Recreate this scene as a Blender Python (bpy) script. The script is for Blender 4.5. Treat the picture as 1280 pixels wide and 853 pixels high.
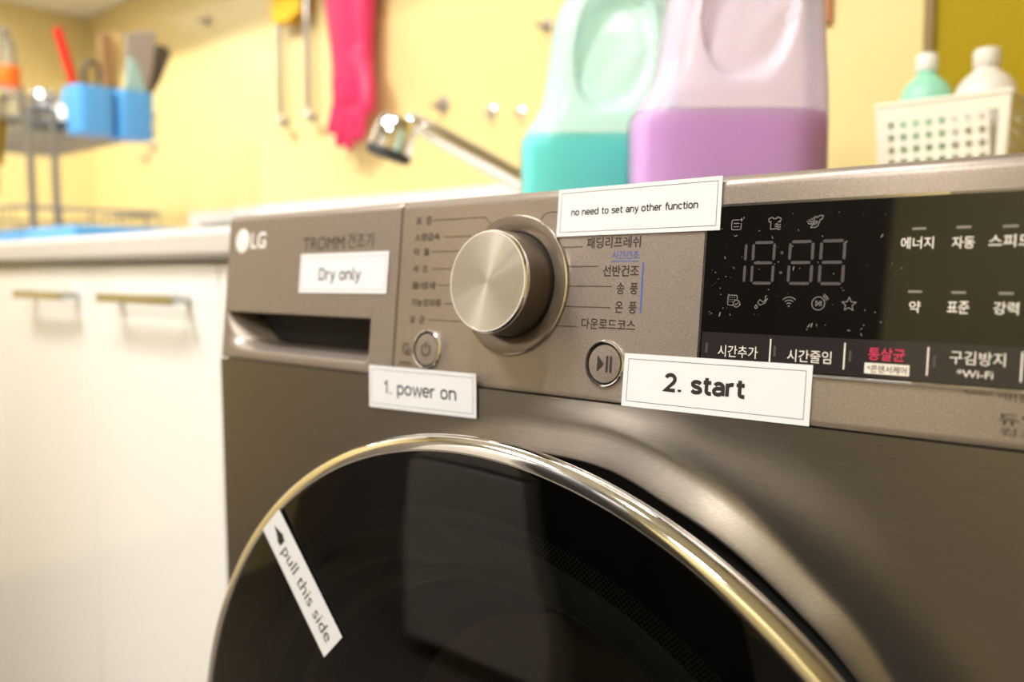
import bpy, math, random
from mathutils import Vector, Matrix
random.seed(7)
PI = math.pi
sc = bpy.context.scene
for o in list(bpy.data.objects):
    bpy.data.objects.remove(o)
COL = sc.collection

# ------------------------------------------------------------------ camera
CAM = Vector((0.61483, -0.36937, 0.81059))
YAW, PITCH, ROLL = 0.7134527, 0.0828990, -0.0036915
cd = bpy.data.cameras.new('camera')
cam = bpy.data.objects.new('camera', cd)
COL.objects.link(cam)
Fv = Vector((-math.sin(YAW) * math.cos(PITCH), math.cos(YAW) * math.cos(PITCH), -math.sin(PITCH)))
R0 = Vector((math.cos(YAW), math.sin(YAW), 0))
U0 = R0.cross(Fv)
Rv = R0 * math.cos(ROLL) + U0 * math.sin(ROLL)
Uv = Rv.cross(Fv)
cam.matrix_world = Matrix(((Rv.x, Uv.x, -Fv.x, CAM.x), (Rv.y, Uv.y, -Fv.y, CAM.y),
                           (Rv.z, Uv.z, -Fv.z, CAM.z), (0, 0, 0, 1)))
cd.sensor_width = 36.0
cd.lens = 29.968
cd.clip_start = 0.01
cd.dof.use_dof = True
cd.dof.focus_distance = 0.405
cd.dof.aperture_fstop = 4.3
cd.dof.aperture_blades = 7
sc.camera = cam

# ------------------------------------------------------------------ world, lights, exposure
w = bpy.data.worlds.new('world')
sc.world = w
w.use_nodes = True
w.node_tree.nodes['Background'].inputs[0].default_value = (1.0, 0.96, 0.90, 1)
w.node_tree.nodes['Background'].inputs[1].default_value = 0.10
vs = sc.view_settings
vs.view_transform = 'Standard'
vs.look = 'None'
vs.gamma = 1.0
vs.use_curve_mapping = False
vs.exposure = 0.10


def area(name, loc, size, power, col, rot=(0, 0, 0), shape='DISK', size_y=None):
    l = bpy.data.lights.new(name, 'AREA')
    l.shape = shape
    l.size = size
    if size_y:
        l.size_y = size_y
    l.energy = power
    l.color = col
    o = bpy.data.objects.new(name, l)
    o.location = loc
    o.rotation_euler = rot
    COL.objects.link(o)
    return o


WARM = (1.0, 0.98, 0.965)
area('downlight_glow', (0.30, -0.55, 2.27), 0.12, 14.5, (1.0, 0.98, 0.965))
area('ceiling_lamp_glow', (-0.60, -0.70, 2.20), 0.55, 36.0, WARM)
area('far_fill_glow', (0.55, -1.95, 2.20), 0.45, 38.0, WARM)  # unseen fill, added to brighten the front wall mirrored in the display
area('strip_fill_glow', (-0.92, 0.53, 1.490), 1.5, 0.9, (1.0, 0.97, 0.93), shape='RECTANGLE', size_y=0.05)  # unseen strip, added to brighten the back wall and bottles

spot = bpy.data.lights.new('added_spot_glow', 'SPOT')  # made-up spot, added to brighten the lower left wall
spot.energy = 78.0
spot.color = (1.0, 0.96, 0.90)
spot.spot_size = math.radians(62)
spot.spot_blend = 0.85
spot.shadow_soft_size = 0.04
so = bpy.data.objects.new('added_spot_glow', spot)
so.location = (-0.95, -0.55, 2.10)
so.rotation_euler = (Vector((-1.42, 0.58, 0.84)) - Vector(so.location)).to_track_quat('-Z', 'Y').to_euler()
COL.objects.link(so)
area('corner_fill_glow', (-1.70, 0.125, 1.490), 0.05, 1.3, (1.0, 0.97, 0.93), shape="RECTANGLE", size_y=0.45)  # unseen strip, added to lift the dull left corner


# ------------------------------------------------------------------ materials
def new_mat(name):
    m = bpy.data.materials.new(name)
    m.use_nodes = True
    return m, m.node_tree.nodes, m.node_tree.links, m.node_tree.nodes['Principled BSDF']


def pm(name, col, rough=0.5, metal=0.0, spec=0.5, coat=0.0, noise=0.0, nscale=40.0, bump=0.0, stretch=None, trans=0.0):
    m, N, L, b = new_mat(name)
    b.inputs['Base Color'].default_value = (*col, 1)
    b.inputs['Roughness'].default_value = rough
    b.inputs['Metallic'].default_value = metal
    b.inputs['Specular IOR Level'].default_value = spec
    b.inputs['Coat Weight'].default_value = coat
    b.inputs['Transmission Weight'].default_value = trans
    if noise or bump:
        tc = N.new('ShaderNodeTexCoord')
        mp = N.new('ShaderNodeMapping')
        if stretch:
            mp.inputs['Scale'].default_value = stretch
        n = N.new('ShaderNodeTexNoise')
        n.inputs['Scale'].default_value = nscale
        n.inputs['Detail'].default_value = 3
        L.new(tc.outputs['Object'], mp.inputs['Vector'])
        L.new(mp.outputs['Vector'], n.inputs['Vector'])
        if noise:
            mx = N.new('ShaderNodeMix')
            mx.data_type = 'RGBA'
            mx.inputs['A'].default_value = (*[c * (1 - noise) for c in col], 1)
            mx.inputs['B'].default_value = (*[min(1, c * (1 + noise)) for c in col], 1)
            L.new(n.outputs['Fac'], mx.inputs['Factor'])
            L.new(mx.outputs['Result'], b.inputs['Base Color'])
        if bump:
            bp = N.new('ShaderNodeBump')
            bp.inputs['Strength'].default_value = bump
            bp.inputs['Distance'].default_value = 0.001
            L.new(n.outputs['Fac'], bp.inputs['Height'])
            L.new(bp.outputs['Normal'], b.inputs['Normal'])
    return m


M = {}
M['panel'] = pm('champagne_painted_panel', (0.287, 0.238, 0.202), 0.38, 0.55, noise=0.45, nscale=1500, bump=0.06)
M['body'] = pm('brushed_brown_steel', (0.225, 0.196, 0.165), 0.32, 0.9, noise=0.22, nscale=30, bump=0.03, stretch=(1.2, 60, 60))
M['side'] = pm('brown_painted_side', (0.30, 0.26, 0.21), 0.4, 0.4)
M['chrome'] = pm('chrome', (0.86, 0.84, 0.82), 0.06, 1.0)
M['soft_chrome'] = pm('satin_chrome', (0.62, 0.57, 0.50), 0.16, 1.0)
M['dark'] = pm('black_plastic', (0.008, 0.008, 0.008), 0.45, spec=0.2)
M['glossblack'] = pm('black_display_glass', (0.004, 0.0035, 0.003), 0.03, spec=0.55)
M['strip'] = pm('dark_grey_button_strip', (0.022, 0.018, 0.02), 0.10, spec=0.5)
M['paper'] = pm('white_label_paper', (0.685, 0.68, 0.69), 0.42, spec=0.35)
M['ink'] = pm('black_label_ink', (0.012, 0.010, 0.009), 0.5)
M['greyink'] = pm('grey_border_ink', (0.10, 0.09, 0.09), 0.5)
M['brownink'] = pm('dark_brown_legend_ink', (0.022, 0.015, 0.010), 0.5)
M['softink'] = pm('soft_brown_legend_ink', (0.034, 0.024, 0.017), 0.5)
M['blueink'] = pm('blue_legend_ink', (0.03, 0.10, 0.42), 0.5)
M['whiteink'] = pm('white_display_legend', (0.72, 0.66, 0.58), 0.5)
M['dimink'] = pm('dim_display_segment', (0.052, 0.043, 0.042), 0.5)
M['iconink'] = pm('faint_display_icon', (0.17, 0.155, 0.145), 0.5)
M['barink'] = pm('grey_indicator_bar', (0.22, 0.19, 0.155), 0.5)
M['redink'] = pm('red_display_legend', (0.62, 0.02, 0.09), 0.5)
M['logowhite'] = pm('white_logo_ink', (0.85, 0.82, 0.76), 0.4)
M['knobside'] = pm('dark_brown_knob_side', (0.14, 0.11, 0.085), 0.35, 0.7)
M['white_door'] = pm('glossy_white_cabinet', (0.83, 0.81, 0.775), 0.09, spec=0.5, coat=0.2)
M['worktop'] = pm('pale_grey_worktop', (0.60, 0.56, 0.52), 0.3, noise=0.05, nscale=90)
M['upstand'] = pm('white_upstand', (0.82, 0.79, 0.77), 0.3)
M['upper'] = pm('cream_upper_cabinet', (0.86, 0.84, 0.78), 0.4)
M['plinth'] = pm('grey_plinth', (0.35, 0.33, 0.3), 0.5)
M['wall'] = pm('pale_yellow_wall', (0.80, 0.64, 0.29), 0.30, spec=0.5, noise=0.05, nscale=3)
M['ochre'] = pm('shaded_ochre_wall', (0.37, 0.262, 0.002), 0.6, spec=0.15, noise=0.05, nscale=8)  # dimmer light right of the trim is put into this deeper yellow
M['brown'] = pm('brown_trim', (0.24, 0.155, 0.04), 0.5)
M['front'] = pm('olive_cream_wall', (0.66, 0.56, 0.28), 0.6, noise=0.05, nscale=3)
M['ceil'] = pm('white_ceiling', (0.80, 0.78, 0.72), 0.8)
M['floor'] = pm('pale_wood_floor', (0.13, 0.11, 0.09), 0.40, noise=0.2, nscale=6, stretch=(1, 12, 1))
M['darkwood'] = pm('dark_wardrobe_standin', (0.012, 0.010, 0.009), 0.6)
M['fridge_standin'] = pm('pale_fridge_standin', (0.85, 0.82, 0.79), 0.35)
M['pink'] = pm('pink_rubber', (0.66, 0.03, 0.125), 0.42, spec=0.4)
M['cuff'] = pm('yellow_cloth', (0.86, 0.50, 0.02), 0.7)
M['mustard'] = pm('mustard_cloth', (0.60, 0.38, 0.03), 0.8, noise=0.2, nscale=60)
M['blue'] = pm('blue_plastic', (0.10, 0.38, 0.76), 0.35)
M['red'] = pm('red_plastic', (0.62, 0.012, 0.008), 0.35)
M['wood'] = pm('brown_wood', (0.30, 0.165, 0.06), 0.5, noise=0.25, nscale=20, stretch=(1, 1, 8))
M['palewood'] = pm('pale_wood', (0.60, 0.42, 0.17), 0.5, noise=0.15, nscale=20, stretch=(1, 1, 8))
M['steel'] = pm('stainless_steel', (0.55, 0.55, 0.52), 0.25, 1.0)
M['wire'] = pm('grey_wire', (0.33, 0.31, 0.28), 0.35, 0.8)
M['blade'] = pm('grey_blade', (0.36, 0.33, 0.28), 0.4, 0.3)
M['turq'] = pm('pale_turquoise_plastic', (0.32, 0.50, 0.46), 0.4)
M['charcoal'] = pm('charcoal_nylon', (0.075, 0.062, 0.045), 0.5)
M['china'] = pm('white_china', (0.85, 0.83, 0.78), 0.2)
M['orange'] = pm('orange_plastic', (0.90, 0.16, 0.01), 0.4)
M['basket'] = pm('cream_plastic_basket', (0.86, 0.81, 0.66), 0.45)
M['smallmint'] = pm('mint_bottle_plastic', (0.30, 0.66, 0.48), 0.35, spec=0.4)
M['smallwhite'] = pm('white_bottle_plastic', (0.74, 0.70, 0.62), 0.4)
M['capwhite'] = pm('white_cap', (0.80, 0.80, 0.74), 0.4)
M['hookgrey'] = pm('grey_hook', (0.36, 0.32, 0.29), 0.4, 0.3)
M['rubber'] = pm('black_rubber', (0.02, 0.02, 0.02), 0.6)
M['innerring'] = pm('dark_green_grey_door_ring', (0.17, 0.20, 0.16), 0.3, spec=0.4)


def emit(name, col, s):
    m, N, L, b = new_mat(name)
    b.inputs['Base Color'].default_value = (*col, 1)
    b.inputs['Emission Color'].default_value = (*col, 1)
    b.inputs['Emission Strength'].default_value = s
    return m


M['lamp'] = emit('lamp_diffuser', (1.0, 0.9, 0.76), 6.0)


def spun_metal():
    m, N, L, b = new_mat('spun_steel_cap')
    b.inputs['Base Color'].default_value = (0.60, 0.565, 0.50, 1)
    b.inputs['Metallic'].default_value = 1.0
    b.inputs['Roughness'].default_value = 0.20
    b.inputs['Anisotropic'].default_value = 0.95
    b.inputs['Anisotropic Rotation'].default_value = 0.25
    t = N.new('ShaderNodeTangent')
    t.direction_type = 'RADIAL'
    t.axis = 'Z'
    L.new(t.outputs['Tangent'], b.inputs['Tangent'])
    return m


M['spun'] = spun_metal()


def milky(name, col, clear, gloss_rough=0.25, wet=None, through=0.32):
    """milky translucent plastic: part diffuse, part light through, part see-through"""
    m, N, L, b = new_mat(name)
    out = N['Material Output']
    N.remove(b)
    d = N.new('ShaderNodeBsdfDiffuse'); d.inputs['Color'].default_value = (*col, 1)
    t = N.new('ShaderNodeBsdfTranslucent'); t.inputs['Color'].default_value = (*col, 1)
    tr = N.new('ShaderNodeBsdfTransparent'); tr.inputs['Color'].default_value = (*[0.5 + 0.5 * c for c in col], 1)
    g = N.new('ShaderNodeBsdfGlossy'); g.inputs['Roughness'].default_value = gloss_rough
    m1 = N.new('ShaderNodeMixShader'); m1.inputs[0].default_value = through
    m2 = N.new('ShaderNodeMixShader'); m2.inputs[0].default_value = clear
    m3 = N.new('ShaderNodeMixShader')
    lw = N.new('ShaderNodeLayerWeight'); lw.inputs[0].default_value = 0.2
    L.new(d.outputs[0], m1.inputs[1]); L.new(t.outputs[0], m1.inputs[2])
    L.new(m1.outputs[0], m2.inputs[1]); L.new(tr.outputs[0], m2.inputs[2])
    L.new(m2.outputs[0], m3.inputs[1]); L.new(g.outputs[0], m3.inputs[2])
    L.new(lw.outputs['Fresnel'], m3.inputs[0])
    if wet:                       # milky plastic turns clear where the liquid wets it from inside
        tc = N.new('ShaderNodeTexCoord'); sp = N.new('ShaderNodeSeparateXYZ'); mr = N.new('ShaderNodeMapRange')
        L.new(tc.outputs['Object'], sp.inputs[0]); L.new(sp.outputs['Z'], mr.inputs[0])
        mr.inputs[1].default_value = wet - .0015; mr.inputs[2].default_value = wet + .0015
        mr.inputs[3].default_value = 0.97; mr.inputs[4].default_value = clear
        L.new(mr.outputs[0], m2.inputs[0])
    L.new(m3.outputs[0], out.inputs[0])
    return m


M['purple_shell'] = milky('pale_lilac_translucent_plastic', (0.92, 0.85, 1.0), 0.36, wet=0.0835)
def cloudy(name, col):
    m, N, L, b = new_mat(name)
    b.inputs['Base Color'].default_value = (*col, 1)
    b.inputs['Subsurface Weight'].default_value = 1.0
    b.inputs['Subsurface Radius'].default_value = (1.0, 1.0, 1.0)
    b.inputs['Subsurface Scale'].default_value = 0.035
    b.inputs['Roughness'].default_value = 0.4
    return m


M['purple_fluid'] = cloudy('purple_detergent', (0.84, 0.56, 1.0))
M['mint_shell'] = milky('pale_mint_translucent_plastic', (0.76, 1.0, 0.98), 0.34, wet=0.086)
M['mint_fluid'] = cloudy('mint_detergent', (0.30, 0.97, 0.95))
M['clear'] = milky('clear_glass', (0.93, 0.95, 0.93), 0.86, 0.05)


def tinted_glass():
    m, N, L, b = new_mat('smoked_door_glass')
    out = N['Material Output']
    N.remove(b)
    tr = N.new('ShaderNodeBsdfTransparent'); tr.inputs['Color'].default_value = (0.30, 0.29, 0.27, 1)
    g = N.new('ShaderNodeBsdfGlossy'); g.inputs['Roughness'].default_value = 0.025
    lw = N.new('ShaderNodeFresnel'); lw.inputs[0].default_value = 1.55
    mx = N.new('ShaderNodeMixShader')
    L.new(lw.outputs[0], mx.inputs[0]); L.new(tr.outputs[0], mx.inputs[1]); L.new(g.outputs[0], mx.inputs[2])
    L.new(mx.outputs[0], out.inputs[0])
    return m


M['glass'] = tinted_glass()


def dotted():
    """printed dot screen on the inside of the door glass: fine dots in polar rows"""
    m, N, L, b = new_mat('printed_dot_screen')
    out = N['Material Output']
    tc = N.new('ShaderNodeTexCoord')
    sp = N.new('ShaderNodeSeparateXYZ')
    L.new(tc.outputs['Object'], sp.inputs[0])

    def mth(op, a, bb):
        n = N.new('ShaderNodeMath'); n.operation = op
        for i, v in enumerate((a, bb)):
            if v is None:
                continue
            if isinstance(v, (int, float)):
                n.inputs[i].default_value = v
            else:
                L.new(v, n.inputs[i])
        return n.outputs[0]
    sx = mth('SINE', mth('MULTIPLY', sp.outputs['X'], 2400.0), None)
    sz = mth('SINE', mth('MULTIPLY', sp.outputs['Z'], 2400.0), None)
    v = mth('GREATER_THAN', mth('MULTIPLY', sx, sz), 0.12)
    tr = N.new('ShaderNodeBsdfTransparent')
    mx = N.new('ShaderNodeMixShader')
    b.inputs['Base Color'].default_value = (0.085, 0.10, 0.08, 1)
    b.inputs['Roughness'].default_value = 0.5
    L.new(v, mx.inputs[0]); L.new(tr.outputs[0], mx.inputs[1]); L.new(b.outputs[0], mx.inputs[2])
    L.new(mx.outputs[0], out.inputs[0])
    return m


M['dots'] = dotted()


# ------------------------------------------------------------------ helpers
# kitchen beyond the dryer is scaled down about the camera position: factor, then offset
KIT = {'on': False}
KS, KO = 0.842, Vector((0.0971, -0.0583, 0.1281))


def kit(p):
    return KO + Vector(p) * KS if KIT['on'] else Vector(p)


class MB:
    """collects shapes in world coordinates; build() links them as ONE mesh object"""

    def __init__(s):
        s.v = []
        s.f = []

    def add(s, verts, faces):
        k = len(s.v)
        s.v += [tuple(p) for p in verts]
        s.f += [tuple(i + k for i in f) for f in faces]
        return s

    def box(s, x0, x1, y0, y1, z0, z1):
        v = [(x, y, z) for z in (z0, z1) for y in (y0, y1) for x in (x0, x1)]
        return s.add(v, [(0, 2, 3, 1), (4, 5, 7, 6), (0, 1, 5, 4), (2, 6, 7, 3), (0, 4, 6, 2), (1, 3, 7, 5)])

    def tube(s, pts, r, n=12, caps=True):
        pts = [Vector(p) for p in pts]
        rs = r if isinstance(r, (list, tuple)) else [r] * len(pts)
        rings = []
        up = None
        for i, p in enumerate(pts):
            a = pts[max(0, i - 1)]
            b = pts[min(len(pts) - 1, i + 1)]
            t = (b - a).normalized()
            if up is None:
                up = Vector((0, 0, 1)) if abs(t.z) < 0.9 else Vector((1, 0, 0))
            e1 = t.cross(up).normalized()
            e2 = e1.cross(t).normalized()
            up = e2
            rings.append([p + (e1 * math.cos(2 * PI * k / n) + e2 * math.sin(2 * PI * k / n)) * rs[i] for k in range(n)])
        v = [q for g in rings for q in g]
        f = []
        for i in range(len(rings) - 1):
            for k in range(n):
                k2 = (k + 1) % n
                f.append((i * n + k, i * n + k2, (i + 1) * n + k2, (i + 1) * n + k))
        if caps:
            f.append(tuple(range(n - 1, -1, -1)))
            f.append(tuple((len(rings) - 1) * n + k for k in range(n)))
        return s.add(v, f)

    def lathe(s, prof, origin, e1, e2, ax, n=96, cap0=False, cap1=False):
        """prof: (radius, height along ax)"""
        o = Vector(origin); e1 = Vector(e1); e2 = Vector(e2); ax = Vector(ax)
        v = []
        for r, h in prof:
            for k in range(n):
                a = 2 * PI * k / n
                v.append(o + (e1 * math.cos(a) + e2 * math.sin(a)) * r + ax * h)
        f = []
        for i in range(len(prof) - 1):
            for k in range(n):
                k2 = (k + 1) % n
                f.append((i * n + k, i * n + k2, (i + 1) * n + k2, (i + 1) * n + k))
        if cap0:
            f.append(tuple(range(n - 1, -1, -1)))
        if cap1:
            f.append(tuple((len(prof) - 1) * n + k for k in range(n)))
        return s.add(v, f)

    def build(s, name, mat, parent=None, smooth=True, bevel=0.0, seg=3, angle=35, solid=0.0, subsurf=0, origin=None):
        me = bpy.data.meshes.new(name)
        off = Vector((0, 0, 0))
        o = bpy.data.objects.new(name, me)
        if parent is not None:
            off = wloc(parent)
        if origin is not None:
            oo = Vector(origin)
            o.location = oo - off
            off = oo
        me.from_pydata([tuple(kit(p) - off) for p in s.v], [], s.f)
        me.validate()
        me.update()
        me.materials.append(M[mat] if isinstance(mat, str) else mat)
        COL.objects.link(o)
        if parent is not None:
            o.parent = parent
        import bmesh
        bm = bmesh.new(); bm.from_mesh(me)
        bmesh.ops.recalc_face_normals(bm, faces=bm.faces)
        bm.to_mesh(me); bm.free()
        if solid:
            md = o.modifiers.new('solid', 'SOLIDIFY'); md.thickness = solid; md.offset = 0
        if bevel:
            md = o.modifiers.new('bevel', 'BEVEL'); md.width = bevel; md.segments = seg; md.limit_method = 'ANGLE'
            md.angle_limit = math.radians(40)
        if subsurf:
            md = o.modifiers.new('sub', 'SUBSURF'); md.levels = subsurf; md.render_levels = subsurf
        if smooth:
            me.set_sharp_from_angle(angle=math.radians(angle))
            for p in me.polygons:
                p.use_smooth = True
        return o


def wloc(o):
    v = Vector((0, 0, 0))
    while o is not None:
        v = v + o.location
        o = o.parent
    return v


def tag(o, label=None, cat=None, group=None, kind=None):
    if label: o['label'] = label
    if cat: o['category'] = cat
    if group: o['group'] = group
    if kind: o['kind'] = kind
    return o


def thing(name, label, cat, loc, group=None):
    o = bpy.data.objects.new(name, None)
    o.empty_display_size = 0.05
    o.location = kit(loc)
    COL.objects.link(o)
    return tag(o, label, cat, group)


def struct(mb, name, mat, smooth=False, bevel=0.0):
    return tag(mb.build(name, mat, None, smooth=smooth, bevel=bevel), kind='structure')


# ------------------------------------------------------------------ room shell
WX0, WX1, WY0, WY1, CZ = -1.865, 2.1, -2.7, 0.70, 2.32
struct(MB().box(WX0 - .1, WX1 + .1, WY0 - .1, WY1 + .3, -0.06, 0.0), 'floor', 'floor')
struct(MB().box(WX0 - .1, WX1 + .1, WY0 - .1, WY1 + .3, CZ, CZ + 0.06), 'ceiling', 'ceil')
struct(MB().box(WX0 - .1, 0.3165, WY1, WY1 + .1, 0, CZ), 'wall_back', 'wall')
struct(MB().box(0.3285, WX1 + .1, WY1, WY1 + .1, 0, CZ), 'wall_back_right', 'ochre')
struct(MB().box(0.3165, 0.3285, WY1 - .006, WY1 + .1, 0, CZ), 'trim_1', 'brown', bevel=0.002)
struct(MB().box(WX0 - .1, WX0, WY0, WY1, 0, CZ), 'wall_left', 'wall')
struct(MB().box(WX1, WX1 + .1, WY0, WY1, 0, CZ), 'wall_right', 'front')
struct(MB().box(WX0 - .1, WX1 + .1, WY0 - .1, WY0, 0, CZ), 'wall_front', 'front')

# ceiling lights of the room; the far one is added to brighten the front wall
for lx, ly, lr, lab in ((-0.60, -0.70, 0.30, 'flush round ceiling lamp in front of the white cabinets'), (0.55, -1.95, 0.25, 'added flush round ceiling lamp brightening the far side of the room, outside the photo')):
    t = thing('ceiling_lamp', lab, 'lamp', (lx, ly, 2.21))
    MB().lathe([(lr, 0.0), (lr + .01, 0.03), (lr, 0.11)], (lx, ly, 2.21), (1, 0, 0), (0, 1, 0), (0, 0, 1), 48, False, True).build('lamp_rim', 'capwhite', t)
    MB().lathe([(0.02, 0.012), (lr * .5, 0.013), (lr * .83, 0.017), (lr * .98, 0.02)], (lx, ly, 2.20), (1, 0, 0), (0, 1, 0), (0, 0, 1), 48, True).build('lamp_shade', 'lamp', t)
t = thing('downlight', 'small round recessed downlight above the dryer', 'lamp', (0.30, -0.55, 2.28))
MB().lathe([(0.075, 0.0), (0.095, 0.0), (0.095, 0.04), (0.075, 0.04)], (0.30, -0.55, 2.28), (1, 0, 0), (0, 1, 0), (0, 0, 1), 40).build('lamp_rim', 'chrome', t)

t = thing('added_spotlight', 'small white ceiling spot added to brighten the sink corner, outside the photo', 'lamp', (-0.95, -0.55, 2.32))  # housing made up for the added spot
sdir = (Vector((-1.42, 0.58, 0.84)) - Vector((-0.95, -0.55, 2.10))).normalized()
sc0 = Vector((-0.95, -0.55, 2.10)) - sdir * .01
se1 = sdir.cross(Vector((1, 0, 0))).normalized(); se2 = sdir.cross(se1)
MB().lathe([(0.030, 0.0), (0.052, 0.0), (0.052, -0.10), (0.040, -0.12), (0.0001, -0.12)], sc0 - sdir * .045, se1, se2, sdir, 36).build('lamp_housing', 'capwhite', t)
MB().tube([sc0 - sdir * .13, (-0.95, -0.55 - .08, 2.30), (-0.95, -0.55 - .08, 2.3195)], .008, 12).build('lamp_arm', 'capwhite', t)

# ------------------------------------------------------------------ the dryer
TH = math.radians(6.0674)
PN = Vector((0, -math.cos(TH), math.sin(TH)))        # out of the control panel
PW = Vector((0, -math.sin(TH), -math.cos(TH)))       # down along the panel
PO = Vector((0, 0, 0.85))
DW, PH = 0.66, 0.1072                                # dryer width, panel height
DD = 0.675


def P(u, wd, h=0.0):
    return PO + Vector((u, 0, 0)) + PW * wd + PN * h


dryer = thing('clothes_dryer', 'brown metallic front-loading clothes dryer with round black glass door beside white cabinets', 'clothes dryer', (DW / 2, DD / 2, 0))

# front panel below the controls: polar mesh round the door, scooped towards it
DX, DZ = 0.33, 0.456
YF = -0.0125


def interp(tab, a):
    for (a0, v0), (a1, v1) in zip(tab, tab[1:]):
        if a0 <= a <= a1:
            t_ = (a - a0) / (a1 - a0)
            t_ = t_ * t_ * (3 - 2 * t_)
            return v0 + (v1 - v0) * t_
    return tab[-1][1]


CREASE = [(-90, .262), (0, .255), (40, .2575), (54, .2645), (70, .2725), (80, .2745), (90, .271), (110, .268), (180, .262), (270, .262)]


def body_front():
    mb = MB()
    n = 360
    zt, zb = P(0, PH).z - 0.0008, 0.05
    x0, x1 = 0.001, DW - 0.001
    # flared collar: rises towards the viewer as it nears the door, then drops into the black gap
    prof = [(-2.2, 0.060), (-1.5, 0.050), (-1.13, 0.030), (-1.10, 0.0), (-1.07, -0.47), (-1.03, -0.515), (-1.0, -0.52), (-0.95, -0.505), (-0.8, -0.44), (-0.6, -0.345), (-0.4, -0.245), (-0.2, -0.145), (-0.05, -0.075), (0.10, -0.028), (0.25, -0.006), (0.4, 0.0), (0.62, 0.0)]
    WID = [(-90, .012), (0, .010), (40, .0095), (55, .0125), (70, .0165), (80, .0155), (90, .0138), (110, .013), (180, .012), (270, .012)]
    rings = []
    angs = [(-90 + 360.0 * k / n) for k in range(n)]
    for dr, dy in prof:
        rings.append([(DX + (interp(CREASE, a) + dr * interp(WID, a)) * math.cos(math.radians(a)), YF + (dy if dy > 0.004 else dy * interp(WID, a)),
                       min(zt, DZ + (interp(CREASE, a) + dr * interp(WID, a)) * math.sin(math.radians(a)))) for a in angs])
    outer = []
    for a in angs:
        c, s_ = math.cos(math.radians(a)), math.sin(math.radians(a))
        k = 1e9
        if c > 1e-9: k = min(k, (x1 - DX) / c)
        if c < -1e-9: k = min(k, (x0 - DX) / c)
        if s_ > 1e-9: k = min(k, (zt - DZ) / s_)
        if s_ < -1e-9: k = min(k, (zb - DZ) / s_)
        outer.append((c, s_, k))
    for q in (0.5, 1.0):
        rings.append([(DX + c * ((interp(CREASE, a) + 0.62 * interp(WID, a)) * (1 - q) + k * q), YF,
                       min(zt, DZ + s_ * ((interp(CREASE, a) + 0.62 * interp(WID, a)) * (1 - q) + k * q))) for a, (c, s_, k) in zip(angs, outer)])
    # rounded return into the sides / under the control panel
    for inset, back in ((-0.0003, 0.0009), (-0.0005, 0.003), (-0.0005, 0.03)):
        rings.append([(min(max(DX + c * k, x0 + inset), x1 - inset), YF + back, DZ + s_ * k) for (c, s_, k) in outer])
    v = [q for r in rings for q in r]
    f = []
    for i in range(len(rings) - 1):
        for k in range(n):
            k2 = (k + 1) % n
            f.append((i * n + k, i * n + k2, (i + 1) * n + k2, (i + 1) * n + k))
    mb.add(v, f)
    return mb


MB().lathe([(0.262, -0.0045), (0.253, -0.0025), (0.246, -0.004), (0.22, -0.004), (0.20, -0.03)], (DX, 0, DZ), (1, 0, 0), (0, 0, 1), (0, -1, 0), 160).build('door_gasket', 'rubber', dryer)
front = body_front().build('front_panel', 'body', dryer, angle=60)
cab = MB()
cab.box(0.0008, DW - 0.0008, 0.018, DD, 0.05, 0.8500)
cab.build('cabinet_shell', 'side', dryer, bevel=0.004)
MB().box(0.0008, DW - .0008, 0.0255, DD + .004, 0.8502, 0.8536).build('top_cover', 'side', dryer, bevel=0.0012)
MB().box(0.02, DW - 0.02, 0.012, DD - .03, 0.015, 0.05).build('plinth', 'dark', dryer)
for sx in (0.05, DW - 0.05):
    for sy in (0.06, DD - 0.06):
        MB().lathe([(0.018, 0.0), (0.020, 0.004), (0.018, 0.012), (0.008, 0.014), (0.008, 0.03)], (sx, sy, 0), (1, 0, 0), (0, 1, 0), (0, 0, 1), 24, True, True).build('foot', 'rubber', dryer)


# fascia pieces: swept profile with rounded top edge
def edge_prof():
    p = [(PH, -0.012), (PH, -0.0006), (PH - 0.0006, 0.0)]
    flat = [(PH - 0.003, 0.0), (0.004, 0.0), (0.0015, -0.0001)]
    r = 0.0065
    arc = [(0.0015 - r * math.sin(a), -r + r * math.cos(a)) for a in [math.radians(x) for x in (12, 24, 36, 48, 60, 72, 82, 90)]]
    back = [(0.0015 - r - 0.0004, -0.020), (0.0015 - r - 0.0006, -0.0265)]
    return p + flat + arc + back


def sweep(mb, prof, u0, u1, close=0.0007):
    us = [u0, u0 + close, u1 - close, u1]
    hs = [-close, 0, 0, -close]
    n = len(prof)
    v = []
    for u, dh in zip(us, hs):
        for wd, h in prof:
            v.append(P(u, wd, h + (dh if h > -0.004 else 0)))
    f = []
    for i in range(3):
        for k in range(n - 1):
            f.append((i * n + k, i * n + k + 1, (i + 1) * n + k + 1, (i + 1) * n + k))
    f.append(tuple(range(n)))
    f.append(tuple(range(4 * n - 1, 3 * n - 1, -1)))
    return mb.add(v, f)


SEAM0, SEAM1 = 0.2030, 0.2043
panel = sweep(MB(), edge_prof(), SEAM1, DW - 0.0005).build('control_panel', 'panel', dryer, angle=50)


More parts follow.
